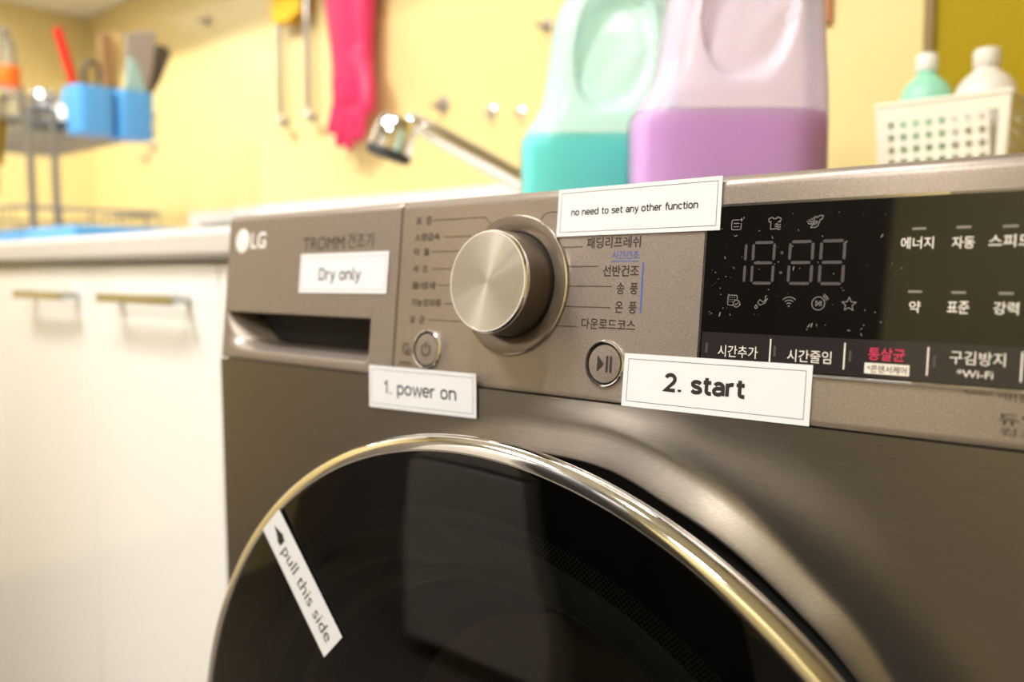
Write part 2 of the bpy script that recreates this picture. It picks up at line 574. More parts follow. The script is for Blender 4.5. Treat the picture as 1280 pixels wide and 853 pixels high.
# water tank drawer front with a scooped handle
def drawer_front():
    mb = MB()
    ulist = [0.0] + [0.0008, 0.002, 0.0035] + [0.005 + 0.0011 * i for i in range(140)] + [0.1585 + 0.0005 * i for i in range(46)] + [0.183, 0.19, 0.197, SEAM0 - 0.0007, SEAM0]
    hw0 = 0.0712
    top = [(w_, h_) for w_, h_ in reversed(edge_prof()) if w_ < 0.004]
    wl = [w_ for w_, _ in top]
    hl = [h_ for _, h_ in top]
    for q in (0.02, 0.04, 0.06, 0.0708):
        wl.append(q); hl.append(0.0)
    ws = [hw0 + 0.0003 + 0.00055 * i for i in range(61)]
    wl += ws; hl += [0.0] * len(ws)
    wl += [PH - 0.0008, PH, PH]; hl += [0.0, -0.0006, -0.012]

    def sm(x):
        x = max(0.0, min(1.0, x))
        return x * x * (3 - 2 * x)

    def lip(x):                      # quarter-round: level at the rim, steep inside
        x = max(0.0, min(1.0, x))
        return 1 - math.sqrt(max(0.0, 1 - x * x))

    def dep(u, wd):
        if wd < hw0 or wd > 0.1045:
            return 0.0
        bl = (u - 0.0035) / (0.010 + 0.075 * max(0.0, (wd - 0.0712) / 0.033))
        br = (0.1810 - u) / 0.0070
        bb = (0.1040 - wd) / 0.0120
        m_ = 1 - math.hypot(max(0.0, 1 - br), max(0.0, 1 - bb))
        if min(bl, m_) <= 0:
            return 0.0
        return 0.030 * sm(bl * 1.05) * (0.25 * lip(m_) + 0.75 * sm((m_ - 0.25) * 1.25))
    nv = len(wl)
    v = []
    for i, u in enumerate(ulist):
        dh = -0.0008 if i in (0, len(ulist) - 1) else 0.0
        for wd, h in zip(wl, hl):
            v.append(P(u, wd, h + (dh if h > -.004 else 0) - dep(u, wd)))
    f = []
    for i in range(len(ulist) - 1):
        for k in range(nv - 1):
            f.append((i * nv + k, i * nv + k + 1, (i + 1) * nv + k + 1, (i + 1) * nv + k))
    # side returns
    mb.add(v, f)
    a = len(mb.v)
    for u, i in ((0.0, 0), (SEAM0, len(ulist) - 1)):
        k0 = len(mb.v)
        mb.add([P(u, wd, -0.024) for wd in wl], [])
        for k in range(nv - 1):
            mb.f.append((i * nv + k, i * nv + k + 1, k0 + k + 1, k0 + k))
    return mb


drawer = drawer_front().build('water_tank_drawer', 'panel', dryer, angle=42)
MB().box(0.003, DW - .003, 0.0145, 0.0178, P(0, PH).z - .004, 0.846).build('backing_plate', 'dark', dryer)


# ---- flat marks on the panel
def text_geo(s, bold=0.0):
    cu = bpy.data.curves.new('t', 'FONT')
    cu.body = s
    cu.size = 1.0
    cu.offset = bold
    cu.resolution_u = 4
    ob = bpy.data.objects.new('t', cu)
    COL.objects.link(ob)
    dg = bpy.context.evaluated_depsgraph_get()
    dg.update()
    me = ob.evaluated_get(dg).to_mesh()
    v = [(p.co.x, p.co.y) for p in me.vertices]
    f = [tuple(p.vertices) for p in me.polygons]
    ob.evaluated_get(dg).to_mesh_clear()
    bpy.data.objects.remove(ob)
    bpy.data.curves.remove(cu)
    return v, f


def bow(cx, cy, rx, ry, a0, a1, n=14):
    return [(cx + rx * math.cos(math.radians(a0 + (a1 - a0) * i / n)), cy + ry * math.sin(math.radians(a0 + (a1 - a0) * i / n))) for i in range(n + 1)]


STAD = bow(.28, .47, .22, .22, 0, 180) + bow(.28, .28, .22, .22, 180, 360)
ARCH = [(.06, .44)] + bow(.28, .46, .22, .22, 180, 0) + [(.50, 0)]
# round-cornered signage lettering as pen strokes: (advance, [(points, closed)])
GLYPH = {
    'o': (.62, [(STAD, True)]), 'n': (.62, [([(.06, 0), (.06, .74)], False), (ARCH, False)]), 'h': (.62, [([(.06, 0), (.06, 1.02)], False), (ARCH, False)]),
    'u': (.62, [([(.50, 0), (.50, .74)], False), ([(.06, .74), (.06, .28)] + bow(.28, .28, .22, .22, 180, 360)[1:], False)]),
    'r': (.42, [([(.06, 0), (.06, .74)], False), ([(.06, .44)] + bow(.28, .46, .22, .22, 180, 75), False)]),
    'e': (.60, [([(.06, .38), (.50, .38), (.50, .47)] + bow(.28, .47, .22, .22, 0, 180)[1:] + bow(.28, .28, .22, .22, 180, 325), False)]),
    'd': (.64, [(STAD, True), ([(.50, 0), (.50, 1.02)], False)]), 'p': (.62, [(STAD, True), ([(.06, -.27), (.06, .74)], False)]),
    'a': (.58, [(bow(.27, .48, .20, .20, 155, 0) + [(.47, 0)], False), ([(.47, .40), (.25, .40)] + bow(.24, .23, .18, .17, 90, 270) + [(.30, .06), (.47, .16)], False)]),
    's': (.54, [([(.45, .57), (.38, .65), (.27, .68), (.15, .66), (.08, .58), (.09, .48), (.17, .41), (.34, .35), (.44, .28), (.46, .18), (.39, .09), (.27, .06), (.14, .08), (.05, .17)], False)]),
    't': (.44, [([(.17, .95), (.17, .22)] + bow(.31, .20, .14, .14, 180, 265)[1:] + [(.40, .06)], False), ([(.02, .68), (.38, .68)], False)]),
    'y': (.54, [([(.04, .74), (.27, .04)], False), ([(.49, .74), (.24, -.08)] + bow(.10, -.07, .14, .14, -10, -90)[1:] + [(.04, -.21)], False)]),
    'l': (.28, [([(.07, 1.02), (.07, .20)] + bow(.20, .19, .13, .13, 180, 265)[1:] + [(.25, .06)], False)]),
    'c': (.56, [(bow(.28, .47, .22, .22, 35, 180) + bow(.28, .28, .22, .22, 180, 325), False)]),
    'f': (.38, [([(.38, .96), (.31, .96)] + bow(.30, .83, .14, .13, 90, 180)[1:] + [(.16, 0)], False), ([(.02, .68), (.36, .68)], False)]),
    'i': (.22, [([(.08, 0), (.08, .74)], False), ([(.08, .87), (.08, 1.0)], False)]),
    'w': (.80, [([(.04, .74), (.21, .03), (.40, .70), (.59, .03), (.76, .74)], False)]),
    'D': (.72, [([(.07, .06), (.07, .96), (.30, .96)] + bow(.30, .72, .26, .24, 90, 0)[1:] + bow(.30, .30, .26, .24, 0, -90), True)]),
    '1': (.46, [([(.04, .76), (.24, .96), (.24, 0)], False)]),
    '2': (.64, [(bow(.29, .72, .22, .24, 165, 0) + [(.50, .62), (.44, .50), (.08, .06), (.54, .06)], False)]),
    '.': (.26, [([(.10, 0), (.10, .14)], False)]), ' ': (.34, [])}


def label_text(s, u0, u1, w0, w1, pen, mat, parent, frame, name='printed_words'):
    x = 0.0
    paths = []
    for ch in s:
        adv, st_ = GLYPH[ch]
        for pts_, cl_ in st_:
            paths.append(([(x + a_, b_) for a_, b_ in pts_], cl_))
        x += adv + .02
    xs = [p_[0] for q in paths for p_ in q[0]]; ys = [p_[1] for q in paths for p_ in q[0]]
    X0, X1, Y0, Y1 = min(xs), max(xs), min(ys), max(ys)
    kx, ky = (u1 - u0) / (X1 - X0), (w1 - w0) / (Y1 - Y0)
    mb = MB()
    for i, (pts_, cl_) in enumerate(paths):
        stroke(mb, [(u0 + (a_ - X0) * kx, w1 - (b_ - Y0) * ky) for a_, b_ in pts_], pen, 0.00008 + 0.000004 * (i % 5), closed=cl_, frame=frame)
    return mb.build(name, mat, parent, smooth=False)


def panel_text(s, u0, u1, w0, w1, mat, parent, h=0.00012, name='printed_text', bold=0.0, frame=None, skew=0.0):
    """text stretched into the box u0..u1, w0 (top)..w1 (bottom)"""
    v, f = text_geo(s, bold)
    xs = [p[0] for p in v]; ys = [p[1] for p in v]
    X0, X1, Y0, Y1 = min(xs), max(xs), min(ys), max(ys)
    fr = frame or P
    pts = [fr(u0 + (x - X0) / (X1 - X0) * (u1 - u0), w1 + (y - Y0) / (Y1 - Y0) * (w0 - w1), h) for x, y in v]
    return MB().add(pts, f).build(name, mat, parent, smooth=False)


def stroke(mb, pts, wd, h=0.00012, closed=False, frame=None):
    fr = frame or P
    pts = [Vector((a, b)) for a, b in pts]
    n = len(pts)
    L_, R_ = [], []
    for i, p in enumerate(pts):
        a = pts[(i - 1) % n] if (closed or i > 0) else p
        b = pts[(i + 1) % n] if (closed or i < n - 1) else p
        d1 = (p - a).normalized() if (p - a).length > 1e-9 else (b - p).normalized()
        d2 = (b - p).normalized() if (b - p).length > 1e-9 else d1
        n1 = Vector((-d1.y, d1.x)); n2 = Vector((-d2.y, d2.x))
        m_ = (n1 + n2)
        m_ = m_.normalized() if m_.length > 1e-6 else n1
        k = wd / 2 / max(0.45, m_.dot(n1))
        L_.append(p + m_ * k); R_.append(p - m_ * k)
    v = [fr(q.x, q.y, h) for q in L_] + [fr(q.x, q.y, h) for q in R_]
    f = [(i, (i + 1) % n, n + (i + 1) % n, n + i) for i in range(n if closed else n - 1)]
    return mb.add(v, f)


def arc(cx, cy, r, a0, a1, n=24):
    return [(cx + r * math.cos(math.radians(a0 + (a1 - a0) * i / n)), cy - r * math.sin(math.radians(a0 + (a1 - a0) * i / n))) for i in range(n + 1)]


def rect(u0, u1, w0, w1, h, mb=None):
    mb = mb or MB()
    return mb.add([P(u0, w0, h), P(u1, w0, h), P(u1, w1, h), P(u0, w1, h)], [(0, 1, 2, 3)])


# emblem: a disc with a face-like mark, then two letters
eb = MB()
eb.lathe([(0.0001, 0.0), (0.0092, 0.0)], P(0.0200, 0.0160, 0.00015), (1, 0, 0), PW, PN, 40, True)
em = eb.build('logo_emblem', 'logowhite', drawer, smooth=False)
mk = MB()
stroke(mk, arc(0.0200, 0.0160, 0.0072, 95, 360, 30) + [(0.0225, 0.0160)], 0.0008, 0.0003)
stroke(mk, [(0.0193, 0.0118), (0.0193, 0.0200), (0.0213, 0.0200)], 0.0008, 0.0003)
mk.lathe([(0.00005, 0), (0.0010, 0)], P(0.0168, 0.0132, 0.0003), (1, 0, 0), PW, PN, 16, True)
mk.build('logo_outline', pm('logo_line_grey', (0.50, 0.44, 0.38), 0.5), drawer, smooth=False)
panel_text('LG', 0.0322, 0.0518, 0.0100, 0.0222, 'logowhite', drawer, name='logo_letters', bold=0.01)
panel_text('TROMM', 0.1000, 0.1465, 0.0158, 0.0250, 'brownink', drawer, name='printed_word', bold=0.0)
panel_text('건조기', 0.1500, 0.1768, 0.0143, 0.0246, 'brownink', drawer, name='printed_word')

ROWS = [0.0084, 0.0186, 0.0278, 0.0384, 0.0486, 0.0593, 0.0700]
left = [('표  준', 0.2312), ('소량급속', 0.2391), ('타  월', 0.2303), ('셔  츠', 0.2304), ('울/섬세', 0.2377), ('기능성의류', 0.2437), ('살  균', 0.2304)]
for (s, u1), r in zip(left, ROWS):
    panel_text(s, 0.2168, u1, r - 0.0022, r + 0.0026, 'softink', panel, name='cycle_legend', bold=0.012)
KC = (0.30, 0.0479)
lines = [[(0.2331, 0.0088), (0.2735, 0.0085), (0.2762, 0.0089), (0.2800, 0.0125)],
         [(0.2426, 0.0193), (0.2660, 0.0193)], [(0.2329, 0.0280), (0.2620, 0.0280)], [(0.2339, 0.0386), (0.2600, 0.0386)],
         [(0.2397, 0.0486), (0.2600, 0.0486)], [(0.2463, 0.0598), (0.2620, 0.0598)], [(0.2340, 0.0700), (0.2700, 0.0700)],
         [(0.3175, 0.0119), (0.3200, 0.0090), (0.3225, 0.0081), (0.3700, 0.0081)], [(0.3320, 0.0182), (0.3560, 0.0182)],
         [(0.3346, 0.0274), (0.3476, 0.0274)], [(0.3387, 0.0378), (0.3583, 0.0378)], [(0.3400, 0.0482), (0.3674, 0.0482)],
         [(0.3380, 0.0591), (0.3673, 0.0591)], [(0.3329, 0.0697), (0.3473, 0.0697)]]
for l in lines:
    stroke(MB(), l, 0.00042).build('pointer_line', 'softink', panel, smooth=False)
for s, u0, r, hh in [('패딩리프레쉬', 0.3499, 0.0254, .0030), ('선반건조', 0.3613, 0.0400, .0030), ('송  풍', 0.3704, 0.0490, .0031), ('온  풍', 0.3702, 0.0586, .0031), ('다운로드코스', 0.3498, 0.0676, .0030)]:
    panel_text(s, u0, 0.3830, r - hh + .0002, r + hh, 'brownink', panel, name='cycle_legend', bold=0.012)
panel_text('시간건조', 0.3664, 0.3825, 0.0300, 0.0342, 'blueink', panel, name='cycle_legend')
bl = stroke(MB(), [(0.3660, 0.0352), (0.3825, 0.0352)], 0.0004)
stroke(bl, [(0.3852, 0.0361), (0.3854, 0.0612)], 0.0008)
bl.build('blue_rule', 'blueink', panel, smooth=False)

# dial
dial = MB()
dial.lathe([(0.0382, 0.0), (0.0391, 0.0010), (0.0391, 0.0014), (0.0380, 0.0016), (0.0310, 0.0010), (0.0300, 0.0002)], P(*KC, 0.0), (1, 0, 0), PW, PN, 128)
dial_o = dial.build('dial', pm('brown_dial_surround', (0.22, 0.175, 0.135), 0.25, 0.6), dryer)
MB().lathe([(0.0392, 0.0), (0.0397, 0.0006), (0.0394, 0.0014), (0.0388, 0.0016), (0.0384, 0.0012)], P(*KC, 0), (1, 0, 0), PW, PN, 128).build('surround_rim', 'soft_chrome', dial_o)
MB().lathe([(0.0302, 0.0001), (0.0302, 0.0012), (0.0290, 0.0013)], P(*KC, 0), (1, 0, 0), PW, PN, 96).build('gap_ring', 'dark', dial_o)
MB().lathe([(0.0291, 0.0008), (0.0290, 0.004), (0.0285, 0.0185), (0.0284, 0.0190)], P(*KC, 0), (1, 0, 0), PW, PN, 128).build('knob_body', 'knobside', dial_o)
MB().lathe([(0.0284, 0.0188), (0.0285, 0.0195), (0.0283, 0.0210), (0.0275, 0.0219), (0.0268, 0.0219), (0.0266, 0.0216)], P(*KC, 0), (1, 0, 0), PW, PN, 128).build('chrome_edge', 'chrome', dial_o)
# spun cap in its own frame so that the brushing runs round its axis
cme = MB()
cme.lathe([(0.0268, 0.0), (0.020, -0.0001), (0.012, -0.0002), (0.006, -0.0003), (0.0015, -0.00034), (0.00005, -0.00035)], (0, 0, 0), (1, 0, 0), (0, 1, 0), (0, 0, 1), 128)
cap = cme.build('dial_cap', 'spun', None)
cap.parent = dial_o
rot = Matrix(((1, 0, 0), (0, 1, 0), (0, 0, 1))).to_4x4()
e1 = Vector((1, 0, 0)); e3 = PN; e2 = e3.cross(e1)
rot = Matrix(((e1.x, e2.x, e3.x, 0), (e1.y, e2.y, e3.y, 0), (e1.z, e2.z, e3.z, 0), (0, 0, 0, 1)))
cap.matrix_local = Matrix.Translation(P(*KC, 0.0218) - wloc(dial_o)) @ rot


def button(name, u, wd, icon):
    b = MB().lathe([(0.0098, 0.0002), (0.0096, 0.0006), (0.006, 0.0009), (0.0001, 0.001)], P(u, wd), (1, 0, 0), PW, PN, 64).build(name, 'panel', dryer)
    MB().lathe([(0.0122, 0.0), (0.0121, 0.0008), (0.0116, 0.0013), (0.0110, 0.0012), (0.0108, 0.0003)], P(u, wd), (1, 0, 0), PW, PN, 72).build('chrome_ring', 'chrome', b)
    MB().lathe([(0.0108, 0.0002), (0.0097, 0.00025)], P(u, wd), (1, 0, 0), PW, PN, 64).build('gap_ring', 'dark', b)
    m_ = MB()
    if icon == 'power':
        stroke(m_, arc(u, wd + .0002, 0.0036, 125, 415, 30), 0.0009, 0.0012)
        stroke(m_, [(u, wd - 0.0046), (u, wd - 0.0006)], 0.0009, 0.0013)
    else:
        m_.add([P(u - .0040, wd - .0043, .0012), P(u + .0002, wd, .0012), P(u - .0040, wd + .0043, .0012)], [(0, 1, 2)])
        for q in (0.0014, 0.0037):
            m_.add([P(u + q, wd - .0042, .0012), P(u + q + .0012, wd - .0042, .0012), P(u + q + .0012, wd + .0042, .0012), P(u + q, wd + .0042, .0012)], [(0, 1, 2, 3)])
    m_.build(icon + '_symbol', 'softink' if icon == 'power' else 'brownink', b, smooth=False)


button('power_button', 0.2341, 0.0882, 'power')
button('start_button', 0.3661, 0.0880, 'play')
# small remote / lock mark beside the power button
rm = MB()
stroke(rm, arc(0.2150, 0.0888, 0.0034, 20, 330, 24), 0.0006)
stroke(rm, arc(0.2150, 0.0888, 0.0018, 20, 330, 18), 0.0005)
stroke(rm, [(0.2162, 0.0892), (0.2196, 0.0892), (0.2196, 0.0925), (0.2162, 0.0925)], 0.0006, closed=True)
rm.build('remote_symbol', 'softink', panel, smooth=False)
panel_text('원격제어', 0.2095, 0.2210, 0.0965, 0.0995, 'softink', panel, name='printed_text')

# display
D0, D1, DT, DB = 0.4193, 0.640, 0.0101, 0.0852
dm = MB()
sd = [P(D0, DT, 0.0004), P(D1, DT, 0.0004), P(D1, DB, 0.0004), P(D0, DB, 0.0004), P(D0, DT, -.001), P(D1, DT, -.001), P(D1, DB, -.001), P(D0, DB, -.001)]
dm.add(sd, [(0, 1, 2, 3), (0, 4, 5, 1), (1, 5, 6, 2), (2, 6, 7, 3), (3, 7, 4, 0)])
disp = dm.build('display_window', 'glossblack', dryer, smooth=False)
fr = stroke(MB(), [(D0 - .0003, DT - .0003), (D1, DT - .0003), (D1, DB + .0006), (D0 - .0003, DB + .0006)], 0.0012, 0.00042, closed=True)
fr.build('display_rim', 'soft_chrome', disp, smooth=False)
MB().tube([P(.5240, DT - .0004, .0002), P(D1, DT - .0004, .0002)], 0.0007, 8).build('upper_rim_glint', 'chrome', disp)  # chrome only where the rim's highlight runs, a glint built as shape
MB().tube([P(0.4748, DB + .0006, .0003), P(D1, DB + .0006, .0003)], 0.0009, 10).build('bright_lower_rim', 'chrome', disp)
rect(D0 + .0012, D1 - .001, 0.0690, DB - .0008, 0.0005).build('button_strip', 'strip', disp, smooth=False)
H = 0.00065


def seg_digit(u0, u1, w0, w1, name='segment_digit', only=None):
    t_ = 0.0013
    g = 0.00045
    wm = (w0 + w1) / 2
    sl = 0.0
    mb = MB()

    def hseg(wc):
        mb.add([P(u0 + g + t_ * .5, wc, H), P(u0 + g + t_, wc - t_ / 2, H), P(u1 - g - t_, wc - t_ / 2, H), P(u1 - g - t_ * .5, wc, H), P(u1 - g - t_, wc + t_ / 2, H), P(u0 + g + t_, wc + t_ / 2, H)], [(0, 1, 2, 3, 4, 5)])

    def vseg(uc, a, b):
        a += g + t_ * .45; b -= g + t_ * .45
        mb.add([P(uc, a, H), P(uc + t_ / 2, a + t_ / 2, H), P(uc + t_ / 2, b - t_ / 2, H), P(uc, b, H), P(uc - t_ / 2, b - t_ / 2, H), P(uc - t_ / 2, a + t_ / 2, H)], [(0, 1, 2, 3, 4, 5)])
    if only != 'one':
        for wc in (w0 + t_ / 2, wm, w1 - t_ / 2):
            hseg(wc)
        vseg(u0 + t_ / 2, w0, wm); vseg(u0 + t_ / 2, wm, w1)
    vseg(u1 - t_ / 2, w0, wm); vseg(u1 - t_ / 2, wm, w1)
    return mb.build(name, 'dimink', disp, smooth=False)


seg_digit(0.4325, 0.4405, 0.0270, 0.0466, only='one')
seg_digit(0.4428, 0.4540, 0.0270, 0.0466)
seg_digit(0.4600, 0.4714, 0.0270, 0.0466)
seg_digit(0.4738, 0.4850, 0.0270, 0.0466)
cl = MB()
for q in (0.0324, 0.0412):
    cl.lathe([(0.00005, 0), (0.0007, 0)], P(0.4570, q, H), (1, 0, 0), PW, PN, 16, True)
cl.build('digit_colon', 'dimink', disp, smooth=False)
IW = 0.00036


def icon(strokes, name):
    mb = MB()
    for s_ in strokes:
        pts, closed = s_
        stroke(mb, pts, IW, H, closed=closed)
    return mb.build(name, 'iconink', disp, smooth=False)


def rel(cx, cy, pts, k=0.001):
    return [(cx + a * k, cy + b * k) for a, b in pts]


a, b = 0.4344, 0.0190
icon([(rel(a, b, [(-2.4, -1.6), (-1.9, -2.1), (1.2, -2.1)]), False), (rel(a, b, [(2.3, -.6), (2.3, 1.9), (1.8, 2.4), (-1.9, 2.4), (-2.4, 1.9), (-2.4, -1.6)]), False),
      (rel(a, b, [(-1.5, -.5), (1.4, -.5)]), False), (rel(a, b, [(-1.5, 1.0), (1.4, 1.0)]), False), (rel(a, b, [(2.3, -2.9), (2.3, -1.4)]), False), (rel(a, b, [(1.6, -2.1), (3.0, -2.1)]), False), (rel(a, b, [(3.4, -3.3), (3.4, -2.5)]), False)], 'laundry_icon')
shirt = [(-1.2, -2.8), (-2.9, -2.0), (-2.6, -.6), (-1.8, -.8), (-1.8, 2.6), (.2, 2.6)]
a, b = 0.4527, 0.0191
icon([(rel(a, b, shirt), False), (rel(a, b, [(-1.2, -2.8), (-.6, -2.0), (.6, -2.0), (1.2, -2.8), (2.9, -2.0), (2.6, -.6), (1.8, -.8), (1.8, -.2)]), False)]
     + [(rel(a, b, [(.2, q), (1.0, q - .5), (1.9, q + .3), (2.9, q - .2)]), False) for q in (.7, 1.7, 2.7)], 'steam_icon')
a, b = 0.4708, 0.0192
icon([(rel(a, b, [(0, -2.4), (1.1, -1.9), (2.2, -2.7), (3.6, -2.5), (3.3, -1.2), (2.4, -.9), (1.6, 1.6), (.6, 2.4), (-1.6, 2.4), (-.9, 1.2), (.6, .9), (1.4, -.3)]), False),
      (rel(a, b, [(-3.4, -.6), (-2.4, .9), (-.6, .7), (.8, -.6)]), False), (rel(a, b, [(-2.6, -1.2), (-1.8, 0), (-.5, -.2), (0, -2.4)]), False), (rel(a, b, [(-1.6, -1.6), (-1.2, -.8)]), False)], 'care_icon')
a, b = 0.4355, 0.0541
icon([(rel(a, b, [(1.6, -.6), (1.6, -2.0), (1.1, -2.5), (-2.5, -2.5), (-3.0, -2.0), (-3.0, 1.6), (-2.5, 2.1), (-.1, 2.1)]), False),
      (arc(a + .0014, b + .0013, .0016, 0, 340, 20), True), (rel(a, b, [(.7, 1.3), (1.2, 1.9), (2.2, .7)]), False)]
     + [(rel(a, b, [(x, y), (x + .45, y)]), False) for x in (-2.2, -1.1, 0.0) for y in (-1.5, -.5, .5)], 'schedule_icon')
a, b = 0.4487, 0.0545
icon([(rel(a, b, [(-1.6, .2), (-.6, -1.1), (1.0, -.1), (2.1, -1.0), (1.9, -2.6), (2.6, -3.0)]), False), (rel(a, b, [(-1.6, .2), (-.4, 1.4), (1.9, .3), (2.6, -1.3)]), False),
      (rel(a, b, [(-2.2, 1.2), (-2.9, 2.4), (-2.2, 3.0), (-1.5, 2.4)]), True)], 'drain_icon')
a, b = 0.4617, 0.0560
icon([(arc(a, b, r_, 45, 135, 14), False) for r_ in (.0014, .0027, .0040)] + [(arc(a, b, .0002, 0, 340, 8), True)], 'wireless_icon')
a, b = 0.4747, 0.0545
icon([(arc(a, b, .0028, 0, 350, 30), True), (arc(a, b, .0038, 20, 62, 8), False), (arc(a, b, .0046, 22, 60, 8), False), (rel(a, b, [(-1.0, -1.1), (.1, 0), (-1.0, 1.1)]), True),
      (rel(a, b, [(.6, -1.1), (.6, 1.1)]), False), (rel(a, b, [(1.3, -1.1), (1.3, 1.1)]), False)], 'remote_start_icon')
a, b = 0.4877, 0.0546
st = []
for k in range(10):
    r_ = 0.0030 if k % 2 == 0 else 0.0014
    st.append((a + r_ * math.sin(k * PI / 5), b - r_ * math.cos(k * PI / 5)))
icon([(st, True)], 'star_icon')

for s, u0, u1, wc in [('에너지', .5068, .5191, .0293), ('자동', .5257, .5337, .0295), ('스피드', .5385, .5530, .0292), ('약', .5115, .5158, .0550), ('표준', .5255, .5333, .0548), ('강력', .5416, .5500, .0547)]:
    panel_text(s, u0, u1, wc - .0024, wc + .0024, 'whiteink', disp, H, 'option_legend', bold=0.010)
for u0, u1, wc in [(.5108, .5160, .0236), (.5270, .5322, .0236), (.5430, .5482, .0238), (.5108, .5160, .0489), (.5267, .5319, .0490), (.5430, .5480, .0491)]:
    rect(u0, u1, wc - .00045, wc + .00045, H).build('indicator_bar', 'barink', disp, smooth=False)
for u in (.4545, .4872, .5198, .5522, .5850, .6180):
    rect(u - .00032, u + .00032, .0708, .0820, H).build('button_divider', 'whiteink', disp, smooth=False)
for u, wc in [(.4233, .0764), (.4566, .0762), (.4896, .0763), (.5222, .0763), (.5550, .0763)]:
    rect(u - .00055, u + .00055, wc - .0023, wc + .0023, H).build('indicator_bar', 'dimink', disp, smooth=False)
for s, u0, u1, wc, hh, mt in [('시간추가', .4292, .4487, .0774, .0027, 'whiteink'), ('시간줄임', .4625, .4818, .0775, .0027, 'whiteink'), ('통살균', .4970, .5112, .0747, .0026, 'redink'), ('구김방지', .5277, .5468, .0742, .0026, 'whiteink'), ('*Wi-Fi', .5305, .5430, .0802, .0015, 'whiteink')]:
    panel_text(s, u0, u1, wc - hh, wc + hh, mt, disp, H, 'button_legend', bold=0.006 if mt == 'redink' or 'Wi' in s else 0.002)
rect(.4957, .5132, .0785, .0829, H).build('white_tag', 'whiteink', disp, smooth=False)
panel_text('*콘덴서케어', .4968, .5122, .0792, .0823, 'brownink', disp, H + .0002, 'button_legend')
dust = MB()
rd = random.Random(3)
for k in range(90):
    u_, w_ = D0 + .004 + (rd.random() ** 1.5) * .085, DT + .004 + rd.random() * .054
    r_ = .00010 + .00016 * rd.random() ** 2
    L_ = r_ * (1 + 3 * (rd.random() > .75))
    a_ = rd.random() * PI
    c_, s_ = math.cos(a_), math.sin(a_)
    dust.add([P(u_ + x * c_ - y * s_, w_ + x * s_ + y * c_, H) for x, y in ((-L_, -r_), (L_, -r_), (L_, r_), (-L_, r_))], [(0, 1, 2, 3)])
tag(dust.build('dust_specks', 'barink', disp, smooth=False), kind='stuff')
# printing under the display at the right
stroke(MB(), [(.5335, .0862), (.5337, .0870), (.5350, .0876), (.5430, .0876)], .0004).build('pointer_line', 'softink', panel, smooth=False)
panel_text('*버튼을 3초간 누르세요', .5448, .5950, .0866, .0896, 'softink', panel, name='printed_text')
panel_text('듀얼 인버터', .5455, .5850, .0940, .0985, 'brownink', panel, name='printed_text', bold=0.008)
panel_text('컴프레서', .5465, .5720, .0994, .1024, 'softink', panel, name='printed_text')

# door
door = thing('door', None, None, Vector((DX, -0.03, DZ)) - wloc(dryer))
door.parent = dryer
EX, EZ, EY = (1, 0, 0), (0, 0, 1), (0, -1, 0)
DO = (DX, 0, DZ)
MB().lathe([(0.205, -0.05), (0.225, -0.02), (0.236, 0.012), (0.250, 0.040), (0.262, 0.052), (0.2672, 0.0565)], DO, EX, EZ, EY, 180).build('door_shell', 'dark', door)
MB().lathe([(0.2660, 0.0560), (0.2692, 0.0575), (0.2712, 0.0610), (0.2720, 0.0645), (0.2714, 0.0680), (0.2695, 0.0704), (0.2670, 0.0714), (0.2648, 0.0716), (0.2638, 0.0710), (0.2634, 0.0700)], DO, EX, EZ, EY, 220).build('chrome_rim', 'chrome', door)
MB().lathe([(0.2634, 0.0704), (0.262, 0.0707), (0.20, 0.0710), (0.12, 0.0712), (0.05, 0.0713), (0.0005, 0.0713)], DO, EX, EZ, EY, 180, False, True).build('door_glass', 'glass', door)
MB().lathe([(0.2630, 0.0690), (0.2250, 0.0690)], DO, EX, EZ, EY, 180).build('black_glass_border', 'dark', door)
MB().lathe([(0.2350, 0.0697), (0.2090, 0.0697)], DO, EX, EZ, EY, 180).build('dot_screen', 'dots', door)
MB().lathe([(0.2260, 0.0600), (0.2180, 0.0640), (0.2120, 0.0650), (0.2060, 0.0640), (0.2020, 0.0560), (0.198, 0.045), (0.196, 0.047), (0.190, 0.046), (0.186, 0.03)], DO, EX, EZ, EY, 160).build('inner_door_ring', 'innerring', door)
MB().lathe([(0.2270, 0.0590), (0.186, 0.030), (0.17, 0.0), (0.14, -0.03), (0.08, -0.045), (0.001, -0.05)], DO, EX, EZ, EY, 120, False, True).build('inner_bowl', pm('dark_inner_bowl', (0.012, 0.011, 0.010), 0.25), door)


